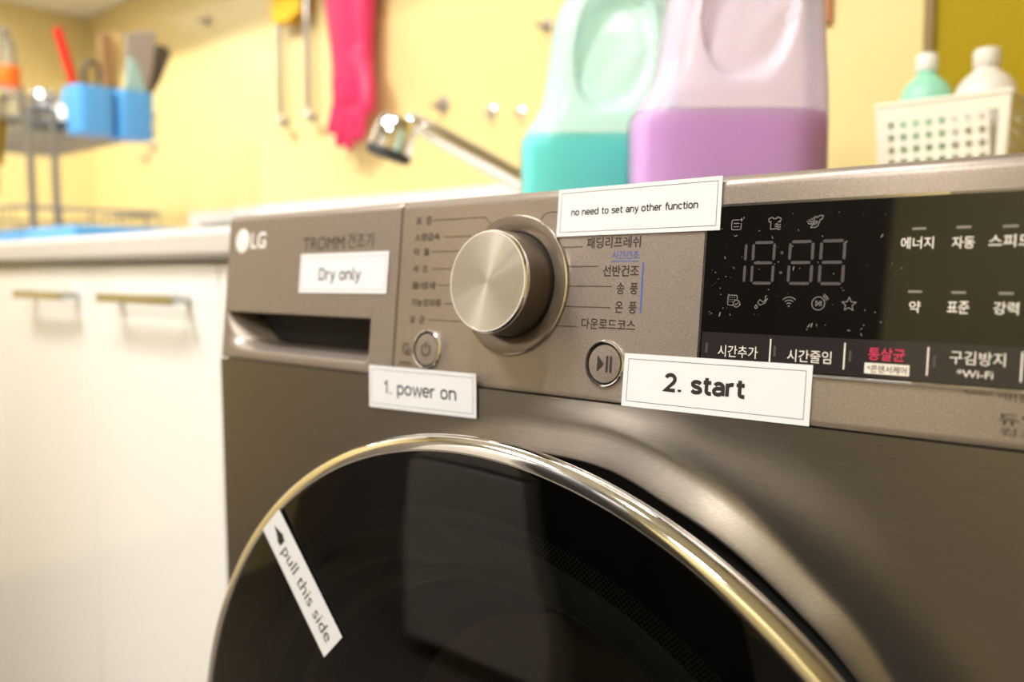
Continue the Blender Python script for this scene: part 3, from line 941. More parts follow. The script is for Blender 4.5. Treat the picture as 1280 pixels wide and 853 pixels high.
# ------------------------------------------------------------------ paper labels stuck on the dryer
def label_sheet(name, label, corners, lines_, border=True, thick=0.00025, group=None, inset=0.0016, bold=0.0, cat='label', mat='paper'):
    """corners TL TR BR BL in the world; text given in sheet fractions"""
    TL, TR, BR, BL = [Vector(c) for c in corners]
    nrm = (TR - TL).cross(BL - TL).normalized()
    if nrm.y > 0:
        nrm = -nrm
    cen = (TL + TR + BR + BL) / 4
    mb = MB()
    mb.add([p + nrm * k for k in (0, thick) for p in (TL, TR, BR, BL)], [(4, 5, 6, 7), (0, 1, 5, 4), (1, 2, 6, 5), (2, 3, 7, 6), (3, 0, 4, 7), (0, 3, 2, 1)])
    root = thing(name, label, cat, cen, group)
    mb.build('paper_sheet', mat, root, smooth=False)
    W_, H_ = (TR - TL).length, (BL - TL).length

    def fr_(u, wd, h):
        a_, b_ = u / W_, wd / H_
        return TL * (1 - a_) * (1 - b_) + TR * a_ * (1 - b_) + BR * a_ * b_ + BL * (1 - a_) * b_ + nrm * (thick + h)
    if border:
        stroke(mb2 := MB(), [(inset, inset), (W_ - inset, inset), (W_ - inset, H_ - inset), (inset, H_ - inset)], 0.00026, 0.00006, closed=True, frame=fr_)
        mb2.build('border_line', 'greyink', root, smooth=False)
    for s, a0, a1, b0, b1, bd in lines_:
        if bd > 0.05:
            panel_text(s, a0 * W_, a1 * W_, b0 * H_, b1 * H_, 'ink', root, 0.00008, 'printed_words', frame=fr_)
        else:
            label_text(s, a0 * W_, a1 * W_, b0 * H_, b1 * H_, bd, 'ink', root, fr_)
    return root, fr_, W_, H_


h0 = 0.0004
label_sheet('paper_label', 'small white paper label reading Dry only, stuck on the drawer front', [P(.0986, .0277, h0), P(.1936, .0270, h0), P(.1936, .0546, h0), P(.0984, .0553, h0)],
            [('Dry only', .245, .715, .375, .74, 0.00130)], inset=.0026)
label_sheet('paper_label', 'wide white paper label reading no need to set any other function, above the dial legends', [P(.3297, -.0036, .0006), P(.4260, -.0042, .0006), P(.4262, .0213, .0006), P(.3297, .0217, .0006)],
            [('no need to set any other function', .098, .872, .425, .60, 0.00062)], inset=.0022)
label_sheet('paper_label', 'largest white paper label, reading 2. start, below the play pause button', [P(.3784, .0817, .0006), P(.4743, .0811, .0006), P(.4743, .1075, .0006), P(.3782, .1082, .0006)],
            [('2. start', .258, .684, .345, .642, 0.00188)], inset=.0027)
label_sheet('paper_label', 'white paper label reading 1. power on, hanging below the power button', [(.1843, -.0137, .7497), (.2796, -.0137, .7511), (.2796, -.0137, .7250), (.1840, -.0137, .7223)],
            [('1. power on', .160, .825, .355, .725, 0.00120)], inset=.0026)
root, frp, W_, H_ = label_sheet('paper_label', 'narrow slanted white paper label reading pull this side, on the black door glass',
                                [(.1659, -.0722, .6634), (.2265, -.0722, .5985), (.2089, -.0722, .5812), (.1477, -.0722, .6469)],
                                [('pull this side', .235, .945, .30, .80, 1.0)], border=False)
hd = MB()
pts = [(.055, .46), (.13, .36), (.15, .30), (.17, .34), (.20, .36), (.20, .62), (.16, .64), (.13, .56)]
hd.add([frp(a_ * W_, b_ * H_, .00008) for a_, b_ in pts], [tuple(range(len(pts)))])
hd.build('pointing_hand_mark', 'ink', root, smooth=False)


# ------------------------------------------------------------------ detergent bottles on top of the dryer
def superellipse(a_, b_, n, e=3.2):
    out = []
    for k in range(n):
        t_ = 2 * PI * k / n
        c, s_ = math.cos(t_), math.sin(t_)
        out.append((a_ * math.copysign(abs(c) ** (2 / e), c), b_ * math.copysign(abs(s_) ** (2 / e), s_)))
    return out


def big_bottle(name, label, loc, rotz, shell, fluid, level, capmat, kx=1.0):
    # local frame: x to the right across the front, -y to the front
    prof = [  # z, left edge, right edge, half depth, exponent
        (0.000, -.076, .071, .046, 3), (0.002, -.0805, .0755, .0495, 3.4), (0.008, -.082, .0770, .051, 4), (0.045, -.082, .0770, .051, 4), (0.074, -.082, .0770, .051, 4),
        (0.082, -.0815, .0770, .0508, 4), (0.089, -.0785, .0768, .0503, 4), (0.097, -.073, .0766, .050, 4), (0.105, -.067, .0764, .0495, 3.8), (0.112, -.0635, .0762, .049, 3.8), (0.122, -.0605, .0758, .0485, 3.6),
        (0.140, -.0575, .0752, .048, 3.4), (0.160, -.0545, .0745, .0475, 3.2), (0.185, -.051, .073, .0465, 3), (0.205, -.046, .070, .044, 2.8), (0.222, -.036, .055, .038, 2.5), (0.234, -.020, .036, .028, 2.2), (0.240, -.010, .026, .018, 2), (0.256, -.010, .026, .018, 2)]
    n = 128
    cr, sr = math.cos(rotz), math.sin(rotz)

    def T(x, y, z):
        return (loc[0] + x * cr - y * sr, loc[1] + x * sr + y * cr, loc[2] + z)
    # resample finely
    zs = []
    for (z0, *_), (z1, *_2) in zip(prof, prof[1:]):
        m_ = max(1, int((z1 - z0) / 0.003))
        zs += [z0 + (z1 - z0) * i / m_ for i in range(m_)]
    zs.append(prof[-1][0])

    def at(z):
        for p0, p1 in zip(prof, prof[1:]):
            if p0[0] <= z <= p1[0] + 1e-9:
                t_ = (z - p0[0]) / (p1[0] - p0[0])
                return [p0[i] + (p1[i] - p0[i]) * t_ for i in range(1, 5)]
        return list(prof[-1][1:])

    def dent(x, z):
        # hand recess: pointed oval low on the right half
        cx, cz, rx, rz = 0.007, 0.166, 0.0385, 0.0635
        q = 1 - math.sqrt(((x - cx - (z - cz) * .10) / rx) ** 2 + abs((z - cz) / rz) ** 2.4)
        if q <= 0:
            return 0.0
        q = min(1.0, q)
        dl = min(1.0, q * 6.0)
        dl = dl * dl * (3 - 2 * dl)
        ridge = max(0.0, min(1.0, ((x - cx) * 0.75 - (z - cz) * 0.62 + 0.040) / 0.06))
        return dl * (0.010 + 0.024 * (1 - ridge))

    def shape(grow, zt=None):
        v = []
        zz = [z for z in zs if zt is None or z < zt]
        if zt is not None:
            zz = [max(z, 0.003) for z in zz] + [zt]
        for z in zz:
            l_, r_, b_, e_ = at(z)
            c_ = (l_ + r_) / 2
            for x, y in superellipse((r_ - l_) / 2 - grow, b_ - grow, n, e_):
                d_ = dent(x + c_, z)
                yy = y
                if y < -0.01:
                    yy = min(y + d_, -0.006 if grow == 0 else -0.004)
                elif y > 0.01:
                    yy = max(y - d_ * 0.6, 0.008)
                v.append(T((x + c_) * kx, yy, z))
        m_ = len(zz)
        f = [(i * n + k, i * n + (k + 1) % n, (i + 1) * n + (k + 1) % n, (i + 1) * n + k) for i in range(m_ - 1) for k in range(n)]
        f.append(tuple(range(n - 1, -1, -1)))
        f.append(tuple((m_ - 1) * n + k for k in range(n)))
        return v, f
    root_ = thing(name, label, 'bottle', loc)
    MB().add(*shape(0.0)).build('bottle_body', shell, root_, angle=50)
    MB().add(*shape(0.0018, level)).build('detergent', fluid, root_, angle=50)
    c0 = T(0.008 * kx, 0, 0.250)
    MB().lathe([(0.0225, 0.0), (0.023, 0.003), (0.023, 0.030), (0.021, 0.033), (0.0001, 0.0335)], c0, (1, 0, 0), (0, 1, 0), (0, 0, 1), 40, True).build('screw_cap', capmat, root_)
    return root_


BR_ = 0.7134
big_bottle('detergent_bottle', 'large translucent bottle half full of purple detergent, in front of the mint bottle', (0.2749, 0.3008, 0.8538), BR_, 'purple_shell', 'purple_fluid', 0.0835, 'capwhite')
big_bottle('detergent_bottle', 'large translucent bottle of mint green detergent behind the purple bottle', (0.1180, 0.3435, 0.8538), BR_, 'mint_shell', 'mint_fluid', 0.086, 'capwhite')  # low liquid level stands in for the overexposed, paler upper bottle


# ------------------------------------------------------------------ perforated basket and the two small bottles in it
def lattice(mb, o, ex, ez, nx, nz, hole=0.62):
    """a wall of nx by nz cells, each with a diamond hole"""
    o, ex, ez = Vector(o), Vector(ex), Vector(ez)
    for i in range(nx):
        for j in range(nz):
            c = o + ex * (i + .5) / nx + ez * (j + .5) / nz
            dx, dz = ex / nx / 2, ez / nz / 2
            v = [c - dx - dz, c + dx - dz, c + dx + dz, c - dx + dz, c - dz * hole, c + dx * hole, c + dz * hole, c - dx * hole]
            mb.add(v, [(0, 4, 7), (1, 5, 4), (2, 6, 5), (3, 7, 6), (0, 1, 4), (1, 2, 5), (2, 3, 6), (3, 0, 7)])
    return mb


bx0, bx1, by0, by1, bz0, bz1 = 0.320, 0.430, 0.555, 0.665, 0.8545, 0.9765
fl = 0.006
bk = thing('plastic_basket', 'small cream perforated plastic basket standing at the back of the dryer top', 'basket', ((bx0 + bx1) / 2, (by0 + by1) / 2, bz0))
m = MB()
b4 = [(bx0, by0), (bx1, by0), (bx1, by1), (bx0, by1)]
t4 = [(bx0 - fl, by0 - fl * .5), (bx1 + fl, by0 - fl * .5), (bx1 + fl, by1 + fl * .5), (bx0 - fl, by1 + fl * .5)]
for k in range(4):
    a0, a1 = Vector((*b4[k], bz0)), Vector((*b4[(k + 1) % 4], bz0))
    c0, c1 = Vector((*t4[k], bz1)), Vector((*t4[(k + 1) % 4], bz1))
    # solid frame round a lattice field
    def bil(u, v_):
        return (a0 * (1 - u) + a1 * u) * (1 - v_) + (c0 * (1 - u) + c1 * u) * v_
    fu, fv0, fv1 = .07, .06, .88
    lattice(m, bil(fu, fv0), bil(1 - fu, fv0) - bil(fu, fv0), bil(fu, fv1) - bil(fu, fv0), 8, 8, .72)
    grid_u = [0, fu, 1 - fu, 1]; grid_v = [0, fv0, fv1, 1]
    for i in range(3):
        for j in range(3):
            if i == 1 and j == 1:
                continue
            m.add([bil(grid_u[i], grid_v[j]), bil(grid_u[i + 1], grid_v[j]), bil(grid_u[i + 1], grid_v[j + 1]), bil(grid_u[i], grid_v[j + 1])], [(0, 1, 2, 3)])
m.add([(*q, bz0) for q in b4], [(0, 1, 2, 3)])
m.build('basket_body', 'basket', bk, smooth=False, solid=0.0022)
rimp = [Vector((*q, bz1)) for q in t4]
rb = MB()
for k in range(4):
    rb.tube([rimp[k], rimp[(k + 1) % 4]], 0.0026, 8)
rb.build('basket_rim', 'basket', bk)


def small_bottle(label, x, y, r, ztop, zsh, mat, capmat):
    z0 = 0.8572
    t_ = thing('small_bottle', label, 'bottle', (x, y, z0))
    MB().lathe([(r * .9, 0), (r, .004), (r, zsh - z0 - r * .75), (r * .97, zsh - z0 - r * .45), (r * .86, zsh - z0 - r * .12), (r * .66, zsh - z0 + r * .16), (r * .44, zsh - z0 + r * .34), (r * .38, zsh - z0 + r * .42), (r * .38, ztop - z0 - .008)],
               (x, y, z0), (1, 0, 0), (0, 1, 0), (0, 0, 1), 40, True, True).build('bottle_body', mat, t_)
    MB().lathe([(r * .40, 0), (r * .42, .001), (r * .42, .015), (r * .36, .018), (.0001, .018)], (x, y, ztop - .017), (1, 0, 0), (0, 1, 0), (0, 0, 1), 32, True).build('screw_cap', capmat, t_)
    return t_


small_bottle('small mint green bottle with white cap, left one in the cream basket', 0.3460, 0.608, 0.0260, 1.0335, 1.002, 'smallmint', 'capwhite')
small_bottle('small off-white bottle with cap, right one in the cream basket', 0.4030, 0.606, 0.0305, 1.0290, 0.997, 'smallwhite', 'smallwhite')

# ------------------------------------------------------------------ kitchen run left of and behind the dryer
CY, CT, CB = 0.10, 0.856, 0.8225


def cab_unit(label, x0, x1, h0=None, h1=None, group='white base cabinets under the worktop'):
    t_ = thing('base_cabinet', label, 'cabinet', ((x0 + x1) / 2, 0.4, 0.0), group)
    d0 = CY + .02
    MB().box(x0 + .001, x1 - .001, d0, 0.685, 0.08, CB - .002).build('carcass', 'white_door', t_, smooth=False)
    MB().box(x0 + .001, x1 - .001, d0 + .05, 0.68, 0.0, 0.079).build('plinth', 'plinth', t_, smooth=False)
    d_ = MB().box(x0 + .0015, x1 - .0015, CY + .0005, d0 - .0008, 0.09, CB - .005).build('door', 'white_door', t_, bevel=0.002)
    if h0 is not None:
        hb = MB()
        hz = 0.7800
        hb.box(h0, h1, CY - .026, CY - .021, hz - .0055, hz + .0055)
        for xx in (h0 + .012, h1 - .012):
            hb.box(xx - .005, xx + .005, CY - .022, CY + .0006, hz - .005, hz + .005)
        hb.build('handle', 'steel', d_, bevel=0.0015)
    return t_


cab_unit('white gloss base cabinet with bar handle, right of the pair and nearer the dryer', -0.5195, -0.1950, -0.424, -0.242)
cab_unit('white gloss base cabinet at the left edge of the photo, with bar handle', -0.8450, -0.5195, -0.690, -0.526)
cab_unit('narrow white filler cabinet between the handled cabinets and the dryer', -0.1950, -0.012)
cab_unit('white corner cabinet at the far left end of the worktop, outside the photo', -1.860, -0.8450)

wt = thing('worktop', 'pale grey kitchen worktop with thick rounded front edge, left of the dryer', 'worktop', (-0.95, .4, CB))
MB().box(-1.863, -0.006, CY - .012, 0.688, CB, CT).build('worktop_slab', 'worktop', wt, bevel=0.009, seg=4)
MB().box(-1.33, -0.006, 0.6885, 0.6992, CB, 0.9515).build('upstand', 'upstand', wt, bevel=0.003)

KIT['on'] = True  # coordinates below are scaled about the camera until switched off
# upper cabinets (their undersides show at the top left)
t = thing('upper_cabinet', 'cream upper wall cabinets above the sink wall, only their underside in view', 'cabinet', (-1.1, .75, 1.64))
MB().box(-2.326, 0.20, 0.57, 0.898, 1.640, 2.31).build('carcass', 'upper', t, smooth=False)
for k in range(6):
    MB().box(-2.32 + k * .42, -2.32 + k * .42 + .416, 0.549, 0.5692, 1.643, 2.305).build('door', 'upper', t, bevel=0.002)
t = thing('upper_cabinet', 'cream upper wall cabinet on the left wall beside the corner', 'cabinet', (-2.26, .2, 1.64))
MB().box(-2.326, -2.00, -0.20, 0.5475, 1.640, 2.31).build('carcass', 'upper', t, smooth=False)
for k in range(2):
    MB().box(-1.9992, -1.98, -0.198 + k * .373, -0.198 + k * .373 + .370, 1.643, 2.305).build('door', 'upper', t, bevel=0.002)
t = thing('added_strip_light', 'added slim white strip light under the upper cabinets', 'lamp', (-1.05, .7, 1.633))  # body for the added strip that brightens the back wall
MB().box(-2.02, -0.08, 0.672, 0.728, 1.632, 1.6395).build('lamp_body', 'capwhite', t, smooth=False)

t = thing('added_strip_light', 'added short white strip light under the left wall cabinet, outside the photo', 'lamp', (-2.14, .33, 1.633))  # body for the added strip that lifts the left corner
MB().box(-2.168, -2.112, -0.06, 0.70 - .20, 1.632, 1.6395).build('lamp_body', 'capwhite', t, smooth=False)

# mixer tap
FD = Vector((0.7563, 0.6542, 0))
tp = thing('kitchen_tap', 'chrome pull-out kitchen tap with slanting spout and bell-shaped head, behind the dryer', 'tap', (-0.195, 0.735, 0.8648))
MB().lathe([(0.030, 0), (0.031, 0.004), (0.027, 0.010), (0.024, 0.02), (0.024, 0.055), (0.022, 0.064), (0.012, 0.069), (0.0001, 0.070)], (-0.195, 0.735, 0.8648), (1, 0, 0), (0, 1, 0), (0, 0, 1), 40, True).build('tap_base', 'chrome', tp)
sp0, sp1 = Vector((-0.195, 0.735, 0.900)), Vector((-0.3905, 0.577, 1.0385))
spd = (sp1 - sp0)
MB().tube([sp0 + spd * k for k in (0, .1, .3, .5, .7, .85, .95, 1.0)], [.0195, .0195, .0190, .0185, .0175, .0165, .0150, .0130], 24).build('spout', 'chrome', tp)
hd_top = Vector((-0.4150, 0.5560, 1.0560))
hd_ax = Vector((-0.26, -0.22, -0.94)).normalized()
e1 = hd_ax.cross(Vector((0, 1, 0))).normalized(); e2 = hd_ax.cross(e1)
hh = MB().lathe([(0.0001, 0), (0.016, 0.001), (0.028, 0.007), (0.0330, 0.017), (0.0350, 0.030), (0.0355, 0.045), (0.0360, 0.058)], hd_top, e1, e2, hd_ax, 48).build('spray_head', 'chrome', tp)
MB().lathe([(0.0358, 0.0575), (0.0364, 0.059), (0.0362, 0.069), (0.031, 0.072), (0.0001, 0.0715)], hd_top, e1, e2, hd_ax, 48).build('nozzle_rim', 'rubber', hh)
MB().tube([sp1 - spd * .02, sp1 + Vector((-.009, -.008, .006)), sp1 + Vector((-.02, -.017, .002)), hd_top + hd_ax * .022 + Vector((.012, .01, 0))], [.013, .0145, .016, .018], 24).build('swivel_neck', 'chrome', tp)
MB().tube([(-0.195, 0.735, 0.944), (-0.175, 0.757, 0.985), (-0.150, 0.785, 1.03)], [.008, .007, .006], 14).build('lever_handle', 'chrome', tp)


# ------------------------------------------------------------------ pink rubber glove hanging on the wall
gl = thing('rubber_glove', 'bright pink rubber glove hanging fingers down on the yellow wall left of the tap', 'glove', (-0.90, 0.855, 1.50))
GY = 0.852


def glove_mesh():
    mb = MB()
    rows = [(1.512, -.910, .080, .036), (1.46, -.910, .078, .036), (1.40, -.908, .073, .034), (1.345, -.906, .067, .032), (1.300, -.904, .062, .029), (1.262, -.902, .061, .027),
            (1.225, -.904, .063, .026), (1.195, -.908, .060, .023), (1.178, -.909, .056, .018)]
    n = 40
    v = []
    for z_, x_, rx, ry in rows:
        v += [(x_ + a_, GY + b_, z_) for a_, b_ in superellipse(rx, ry, n, 2.4)]
    f = [(i * n + k, i * n + (k + 1) % n, (i + 1) * n + (k + 1) % n, (i + 1) * n + k) for i in range(len(rows) - 1) for k in range(n)]
    f += [tuple(range(n)), tuple((len(rows) - 1) * n + k for k in range(n))]
    mb.add(v, f)

    def finger(p0, p1, p2, r0, r1):
        p0, p1, p2 = Vector(p0), Vector(p1), Vector(p2)
        pts, rs = [], []
        for i in range(15):
            t_ = i / 14
            pts.append(p0 * (1 - t_) ** 2 + p1 * 2 * t_ * (1 - t_) + p2 * t_ * t_)
            r_ = r0 + (r1 - r0) * t_
            rs.append(r_ * (math.sqrt(max(0.02, 1 - ((t_ - .86) / .145) ** 2)) if t_ > .86 else 1))
        mb.tube(pts, rs, 18)
    finger((-.950, GY, 1.195), (-.966, GY - .004, 1.155), (-.972, GY - .010, 1.116), .0145, .0115)
    finger((-.926, GY, 1.195), (-.937, GY - .006, 1.135), (-.942, GY - .012, 1.084), .0145, .0120)
    finger((-.897, GY, 1.195), (-.902, GY - .006, 1.130), (-.907, GY - .012, 1.074), .0145, .0120)
    finger((-.868, GY, 1.195), (-.868, GY - .004, 1.140), (-.874, GY - .008, 1.090), .0140, .0115)
    finger((-.868, GY - .010, 1.270), (-.808, GY - .030, 1.220), (-.812, GY - .036, 1.135), .0210, .0150)
    return mb


go = glove_mesh().build('glove_body', 'pink', gl)
md = go.modifiers.new('rm', 'REMESH'); md.mode = 'VOXEL'; md.voxel_size = .0030
md = go.modifiers.new('sm', 'SMOOTH'); md.iterations = 5; md.factor = .5
dg = bpy.context.evaluated_depsgraph_get(); dg.update()
gm = bpy.data.meshes.new_from_object(go.evaluated_get(dg))
go.modifiers.clear()
go.data = gm
gm.name = 'glove_body'
if not gm.materials:
    gm.materials.append(M['pink'])
for p_ in gm.polygons:
    p_.use_smooth = True
cf = MB().lathe([(0.080, -0.006), (0.086, -0.004), (0.087, 0.002), (0.084, 0.006), (0.076, 0.004)], (-0.910, GY, 1.500), (1, 0, 0), (0, .45, 0), (0, 0, 1), 48)
cf.build('cuff_rim', 'pink', gl)
hk = thing('wall_hook', 'small grey wall hook holding the pink glove, above the photo edge', 'hook', (-0.91, .897, 1.53))
MB().box(-.925, -.895, .893, .8995, 1.515, 1.555).build('back_plate', 'hookgrey', hk, bevel=.002)
MB().tube([(-.91, .895, 1.53), (-.91, .885, 1.512), (-.91, .872, 1.508), (-.91, .862, 1.516)], .004, 10).build('hook_arm', 'hookgrey', hk)

# yellow cloth over a wire hanger left of the glove
wh = thing('wire_hanger', 'thin grey wire hanger with two bent legs on the wall left of the pink glove', 'hanger', (-1.145, .885, 1.50))
for xx in (-1.2035, -1.0905):
    MB().tube([(xx + .002, .894, 1.53), (xx, .872, 1.50), (xx - .002, .872, 1.38), (xx - .005, .872, 1.20), (xx - .005, .872, 1.180), (xx + .004, .868, 1.168), (xx + .022, .866, 1.166), (xx + .032, .866, 1.172)], .0075, 10).build('wire_leg', 'wire', wh)
MB().tube([(-1.215, .872, 1.48), (-1.080, .872, 1.48)], .0045, 10).build('cross_bar', 'wire', wh)
cm = MB()
nx, nz = 14, 16
for side in (-1, 1):
    vv = []
    for j in range(nz + 1):
        for i in range(nx + 1):
            xx = -1.213 + .115 * i / nx
            zb = 1.409 + (0.008 if i > nx * .6 else 0) - .006 * math.sin(i / nx * PI)
            zz = 1.4868 + (zb - 1.4868) * j / nz
            yy = .872 + side * (.0065 + .004 * math.sin(i * .9 + j * .15) * j / nz + .004 * min(1, j / 3))
            vv.append((xx, yy, zz))
    cm.add(vv, [(j * (nx + 1) + i, j * (nx + 1) + i + 1, (j + 1) * (nx + 1) + i + 1, (j + 1) * (nx + 1) + i) for j in range(nz) for i in range(nx)])
k = (nx + 1) * (nz + 1)
cm.f += [(i, i + 1, k + i + 1, k + i) for i in range(nx)]
tag(cm.build('cleaning_cloth', 'cuff', None, solid=.003), 'folded bright yellow cloth draped over the wire hanger at the top edge', 'cloth')


# small hooks on the wall
def wall_hook(label, x, z, s_, mat, n=1):
    t_ = thing('wall_hook', label, 'hook', (x, .8985, z))
    MB().lathe([(.0001, .004), (s_ * .75, .004), (s_, .002), (s_, 0)], (x, .899, z), (1, 0, 0), (0, 0, 1), (0, -1, 0), 28).build('back_plate', mat, t_)
    MB().tube([(x, .896, z + s_ * .2), (x, .885, z - s_ * .2), (x, .874, z - s_ * .5), (x, .868, z - s_ * .1)], s_ * .26, 10).build('hook_arm', mat, t_)


wall_hook('grey stick-on hook on the wall right of the tap head', -0.669, 1.153, .017, 'hookgrey')
wall_hook('chrome stick-on hook on the wall, left of the pair beside the mint bottle', -0.535, 1.121, .014, 'chrome')
wall_hook('chrome stick-on hook on the wall, right of the pair beside the mint bottle', -0.460, 1.112, .011, 'chrome')
wall_hook('pale grey stick-on hook high on the wall right of the blue caddy', -1.582, 1.494, .013, 'hookgrey')
wall_hook('grey stick-on hook on the wall, upper of two below the blue caddy', -1.905, 1.186, .015, 'hookgrey')
wall_hook('grey stick-on hook on the wall, lower of two below the blue caddy', -1.955, 1.157, .013, 'hookgrey')
wall_hook('small dark hook on the wall at the upper left edge of the mint bottle', -0.395, 1.262, .012, 'hookgrey')
t = thing('wall_tag', 'small reddish hanging tag on the wall beside the purple bottle', 'tag', (0.128, .8985, 1.19))
MB().box(.122, .136, .893, .8992, 1.165, 1.215).build('tag_plate', pm('rust_tag', (0.42, 0.14, 0.05), .5), t, bevel=.003)
MB().tube([(.129, .896, 1.214), (.129, .893, 1.24)], .0015, 8).build('tag_cord', 'brown', t)

# ------------------------------------------------------------------ dish rack and what it carries
RX0, RX1 = -2.02, -1.42
tr = MB()
tr.box(-2.05, -1.165, 0.355, 0.77, 0.8650, 0.8680)
tray = thing('drying_tray', 'flat blue plastic drying tray under the dish rack on the worktop', 'tray', (-1.6, .56, .865))
tr.build('tray_base', 'blue', tray, bevel=.001)
te = MB()
for a0, a1, b0, b1 in ((-2.05, -1.165, .355, .363), (-2.05, -1.165, .762, .770), (-2.05, -2.042, .363, .762), (-1.173, -1.165, .363, .762)):
    te.box(a0, a1, b0, b1, .8682, .9040)
te.build('tray_rim', 'blue', tray, bevel=.0015)

rk = thing('dish_rack', 'two-tier grey wire dish rack standing in the blue tray', 'dish rack', (-1.72, .5, .88))
for x_ in (RX1, RX0):
    for y_ in (0.373, 0.424):
        MB().tube([(x_, y_, .8690), (x_, y_, 1.165)], .0085, 12).build('post', 'wire', rk)
    MB().tube([(x_, .373, 1.165), (x_, .380, 1.172), (x_, .417, 1.172), (x_, .424, 1.165)], .008, 12).build('post_bridge', 'wire', rk)


def wire_tray(name, z0, z1, y0, y1, nx_, rr):
    b_ = MB()
    for z_ in (z0, z1):
        for q in (((RX0, y0), (RX1, y0)), ((RX1, y0), (RX1, y1)), ((RX1, y1), (RX0, y1)), ((RX0, y1), (RX0, y0))):
            b_.tube([(*q[0], z_), (*q[1], z_)], rr, 8)
    for i in range(nx_ + 1):
        x_ = RX0 + (RX1 - RX0) * i / nx_
        b_.tube([(x_, y0, z1), (x_, y0, z0), (x_, y1, z0), (x_, y1, z1)], rr * .6, 6)
    for i in range(5):
        y_ = y0 + (y1 - y0) * (i + .5) / 5
        b_.tube([(RX1, y_, z1), (RX1, y_, z0), (RX0, y_, z0), (RX0, y_, z1)], rr * .6, 6)
    return b_.build(name, 'wire', rk)


wire_tray('lower_shelf', .905, .953, .335, .660, 14, .0042)
wire_tray('upper_shelf', 1.145, 1.190, .335, .660, 14, .0045)

# blue caddy hanging on the end of the rack
cx = -1.398
cdd = thing('utensil_caddy', 'sky blue plastic two-cup utensil caddy hanging on the end of the dish rack', 'caddy', (cx, .54, 1.115))


def cup(y0, y1, z0, z1, skew):
    mb = MB()
    n = 40
    rings = []
    prof_ = [(0.90, z0), (0.93, z0 + .004), (1.0, z1), (0.955, z1), (0.89, z0 + .006)]
    yc, ry = (y0 + y1) / 2, (y1 - y0) / 2
    for k_, z_ in prof_:
        rings.append([(cx + .045 + q[0] * k_, yc + q[1] * k_, z_ + skew * q[1]) for q in superellipse(.040, ry, n, 4.5)])
    v = [q for r_ in rings for q in r_]
    f = [(i * n + k, i * n + (k + 1) % n, (i + 1) * n + (k + 1) % n, (i + 1) * n + k) for i in range(len(rings) - 1) for k in range(n)]
    f.append(tuple(range(n))); f.append(tuple((len(rings) - 1) * n + k for k in range(n)))
    return mb.add(v, f)


cup(.4320, .5195, 1.114, 1.216, .02).build('cup', 'blue', cdd)
cup(.5215, .6110, 1.112, 1.218, .02).build('cup', 'blue', cdd)
MB().box(cx - .012, cx + .006, .438, .605, 1.180, 1.212).build('hanging_clip', 'blue', cdd, bevel=.003)
ux = cx + .045


def flat_tool(name, label, cat, pts, mat, th=.006, xx=ux, handle=None):
    """silhouette in the (y,z) plane, th thick"""
    n = len(pts)
    v = [(xx - th / 2, y, z) for y, z in pts] + [(xx + th / 2, y, z) for y, z in pts]
    f = [tuple(range(n)), tuple(range(2 * n - 1, n - 1, -1))] + [(i, (i + 1) % n, n + (i + 1) % n, n + i) for i in range(n)]
    o = MB().add(v, f).build(name, mat, None, bevel=.0012, seg=2)
    return tag(o, label, cat)


o = MB().tube([(ux, .456, 1.130), (ux, .446, 1.215), (ux - .004, .428, 1.290), (ux - .006, .4170, 1.334)], [.006, .0085, .0095, .0090], 12).build('spatula', 'red', None)
tag(o, 'long red handle of a kitchen tool standing in the blue caddy', 'kitchen tool')
o = MB().tube([(ux, .484, 1.13), (ux, .470, 1.210), (ux, .464, 1.246), (ux, .474, 1.272), (ux, .492, 1.276), (ux, .501, 1.256), (ux, .497, 1.214), (ux, .490, 1.13)], .0060, 10).build('scissors', 'charcoal', None)
tag(o, 'black looped scissor handle between the red handle and brown board in the caddy', 'scissors')
flat_tool('wooden_spatula', 'dark brown wooden spatula standing in the blue caddy right of the black loop', 'spatula', [(.5060, 1.125), (.5060, 1.225), (.4980, 1.325), (.5020, 1.338), (.5220, 1.343), (.5270, 1.328), (.5240, 1.225), (.5160, 1.125)], 'wood', .010, ux + .010)
flat_tool('wooden_spoon', 'pale wooden spatula standing in the caddy between the brown spatula and the grey blade', 'spatula', [(.5290, 1.125), (.5270, 1.225), (.5240, 1.334), (.5290, 1.346), (.5480, 1.348), (.5520, 1.334), (.5440, 1.225), (.5390, 1.125)], 'palewood', .009, ux - .004)
flat_tool('cleaver', 'broad grey blade standing upright in the blue caddy, widest of its tools', 'knife', [(.5480, 1.125), (.5520, 1.226), (.5560, 1.345), (.5620, 1.351), (.6260, 1.368), (.6310, 1.360), (.6060, 1.226), (.5920, 1.125)], 'blade', .005, ux + .012)
flat_tool('plastic_scraper', 'pale turquoise scraper standing in front of the grey blade in the caddy', 'scraper', [(.5490, 1.120), (.5440, 1.226), (.5560, 1.290), (.5630, 1.296), (.5790, 1.276), (.5930, 1.226), (.5830, 1.120)], 'turq', .005, ux + .024)
flat_tool('turner', 'dark charcoal turner leaning right out of the blue caddy', 'turner', [(.5850, 1.125), (.5900, 1.226), (.6060, 1.275), (.6280, 1.345), (.6700, 1.343), (.6740, 1.325), (.6480, 1.262), (.6180, 1.212), (.5980, 1.125)], 'charcoal', .006, ux - .010)

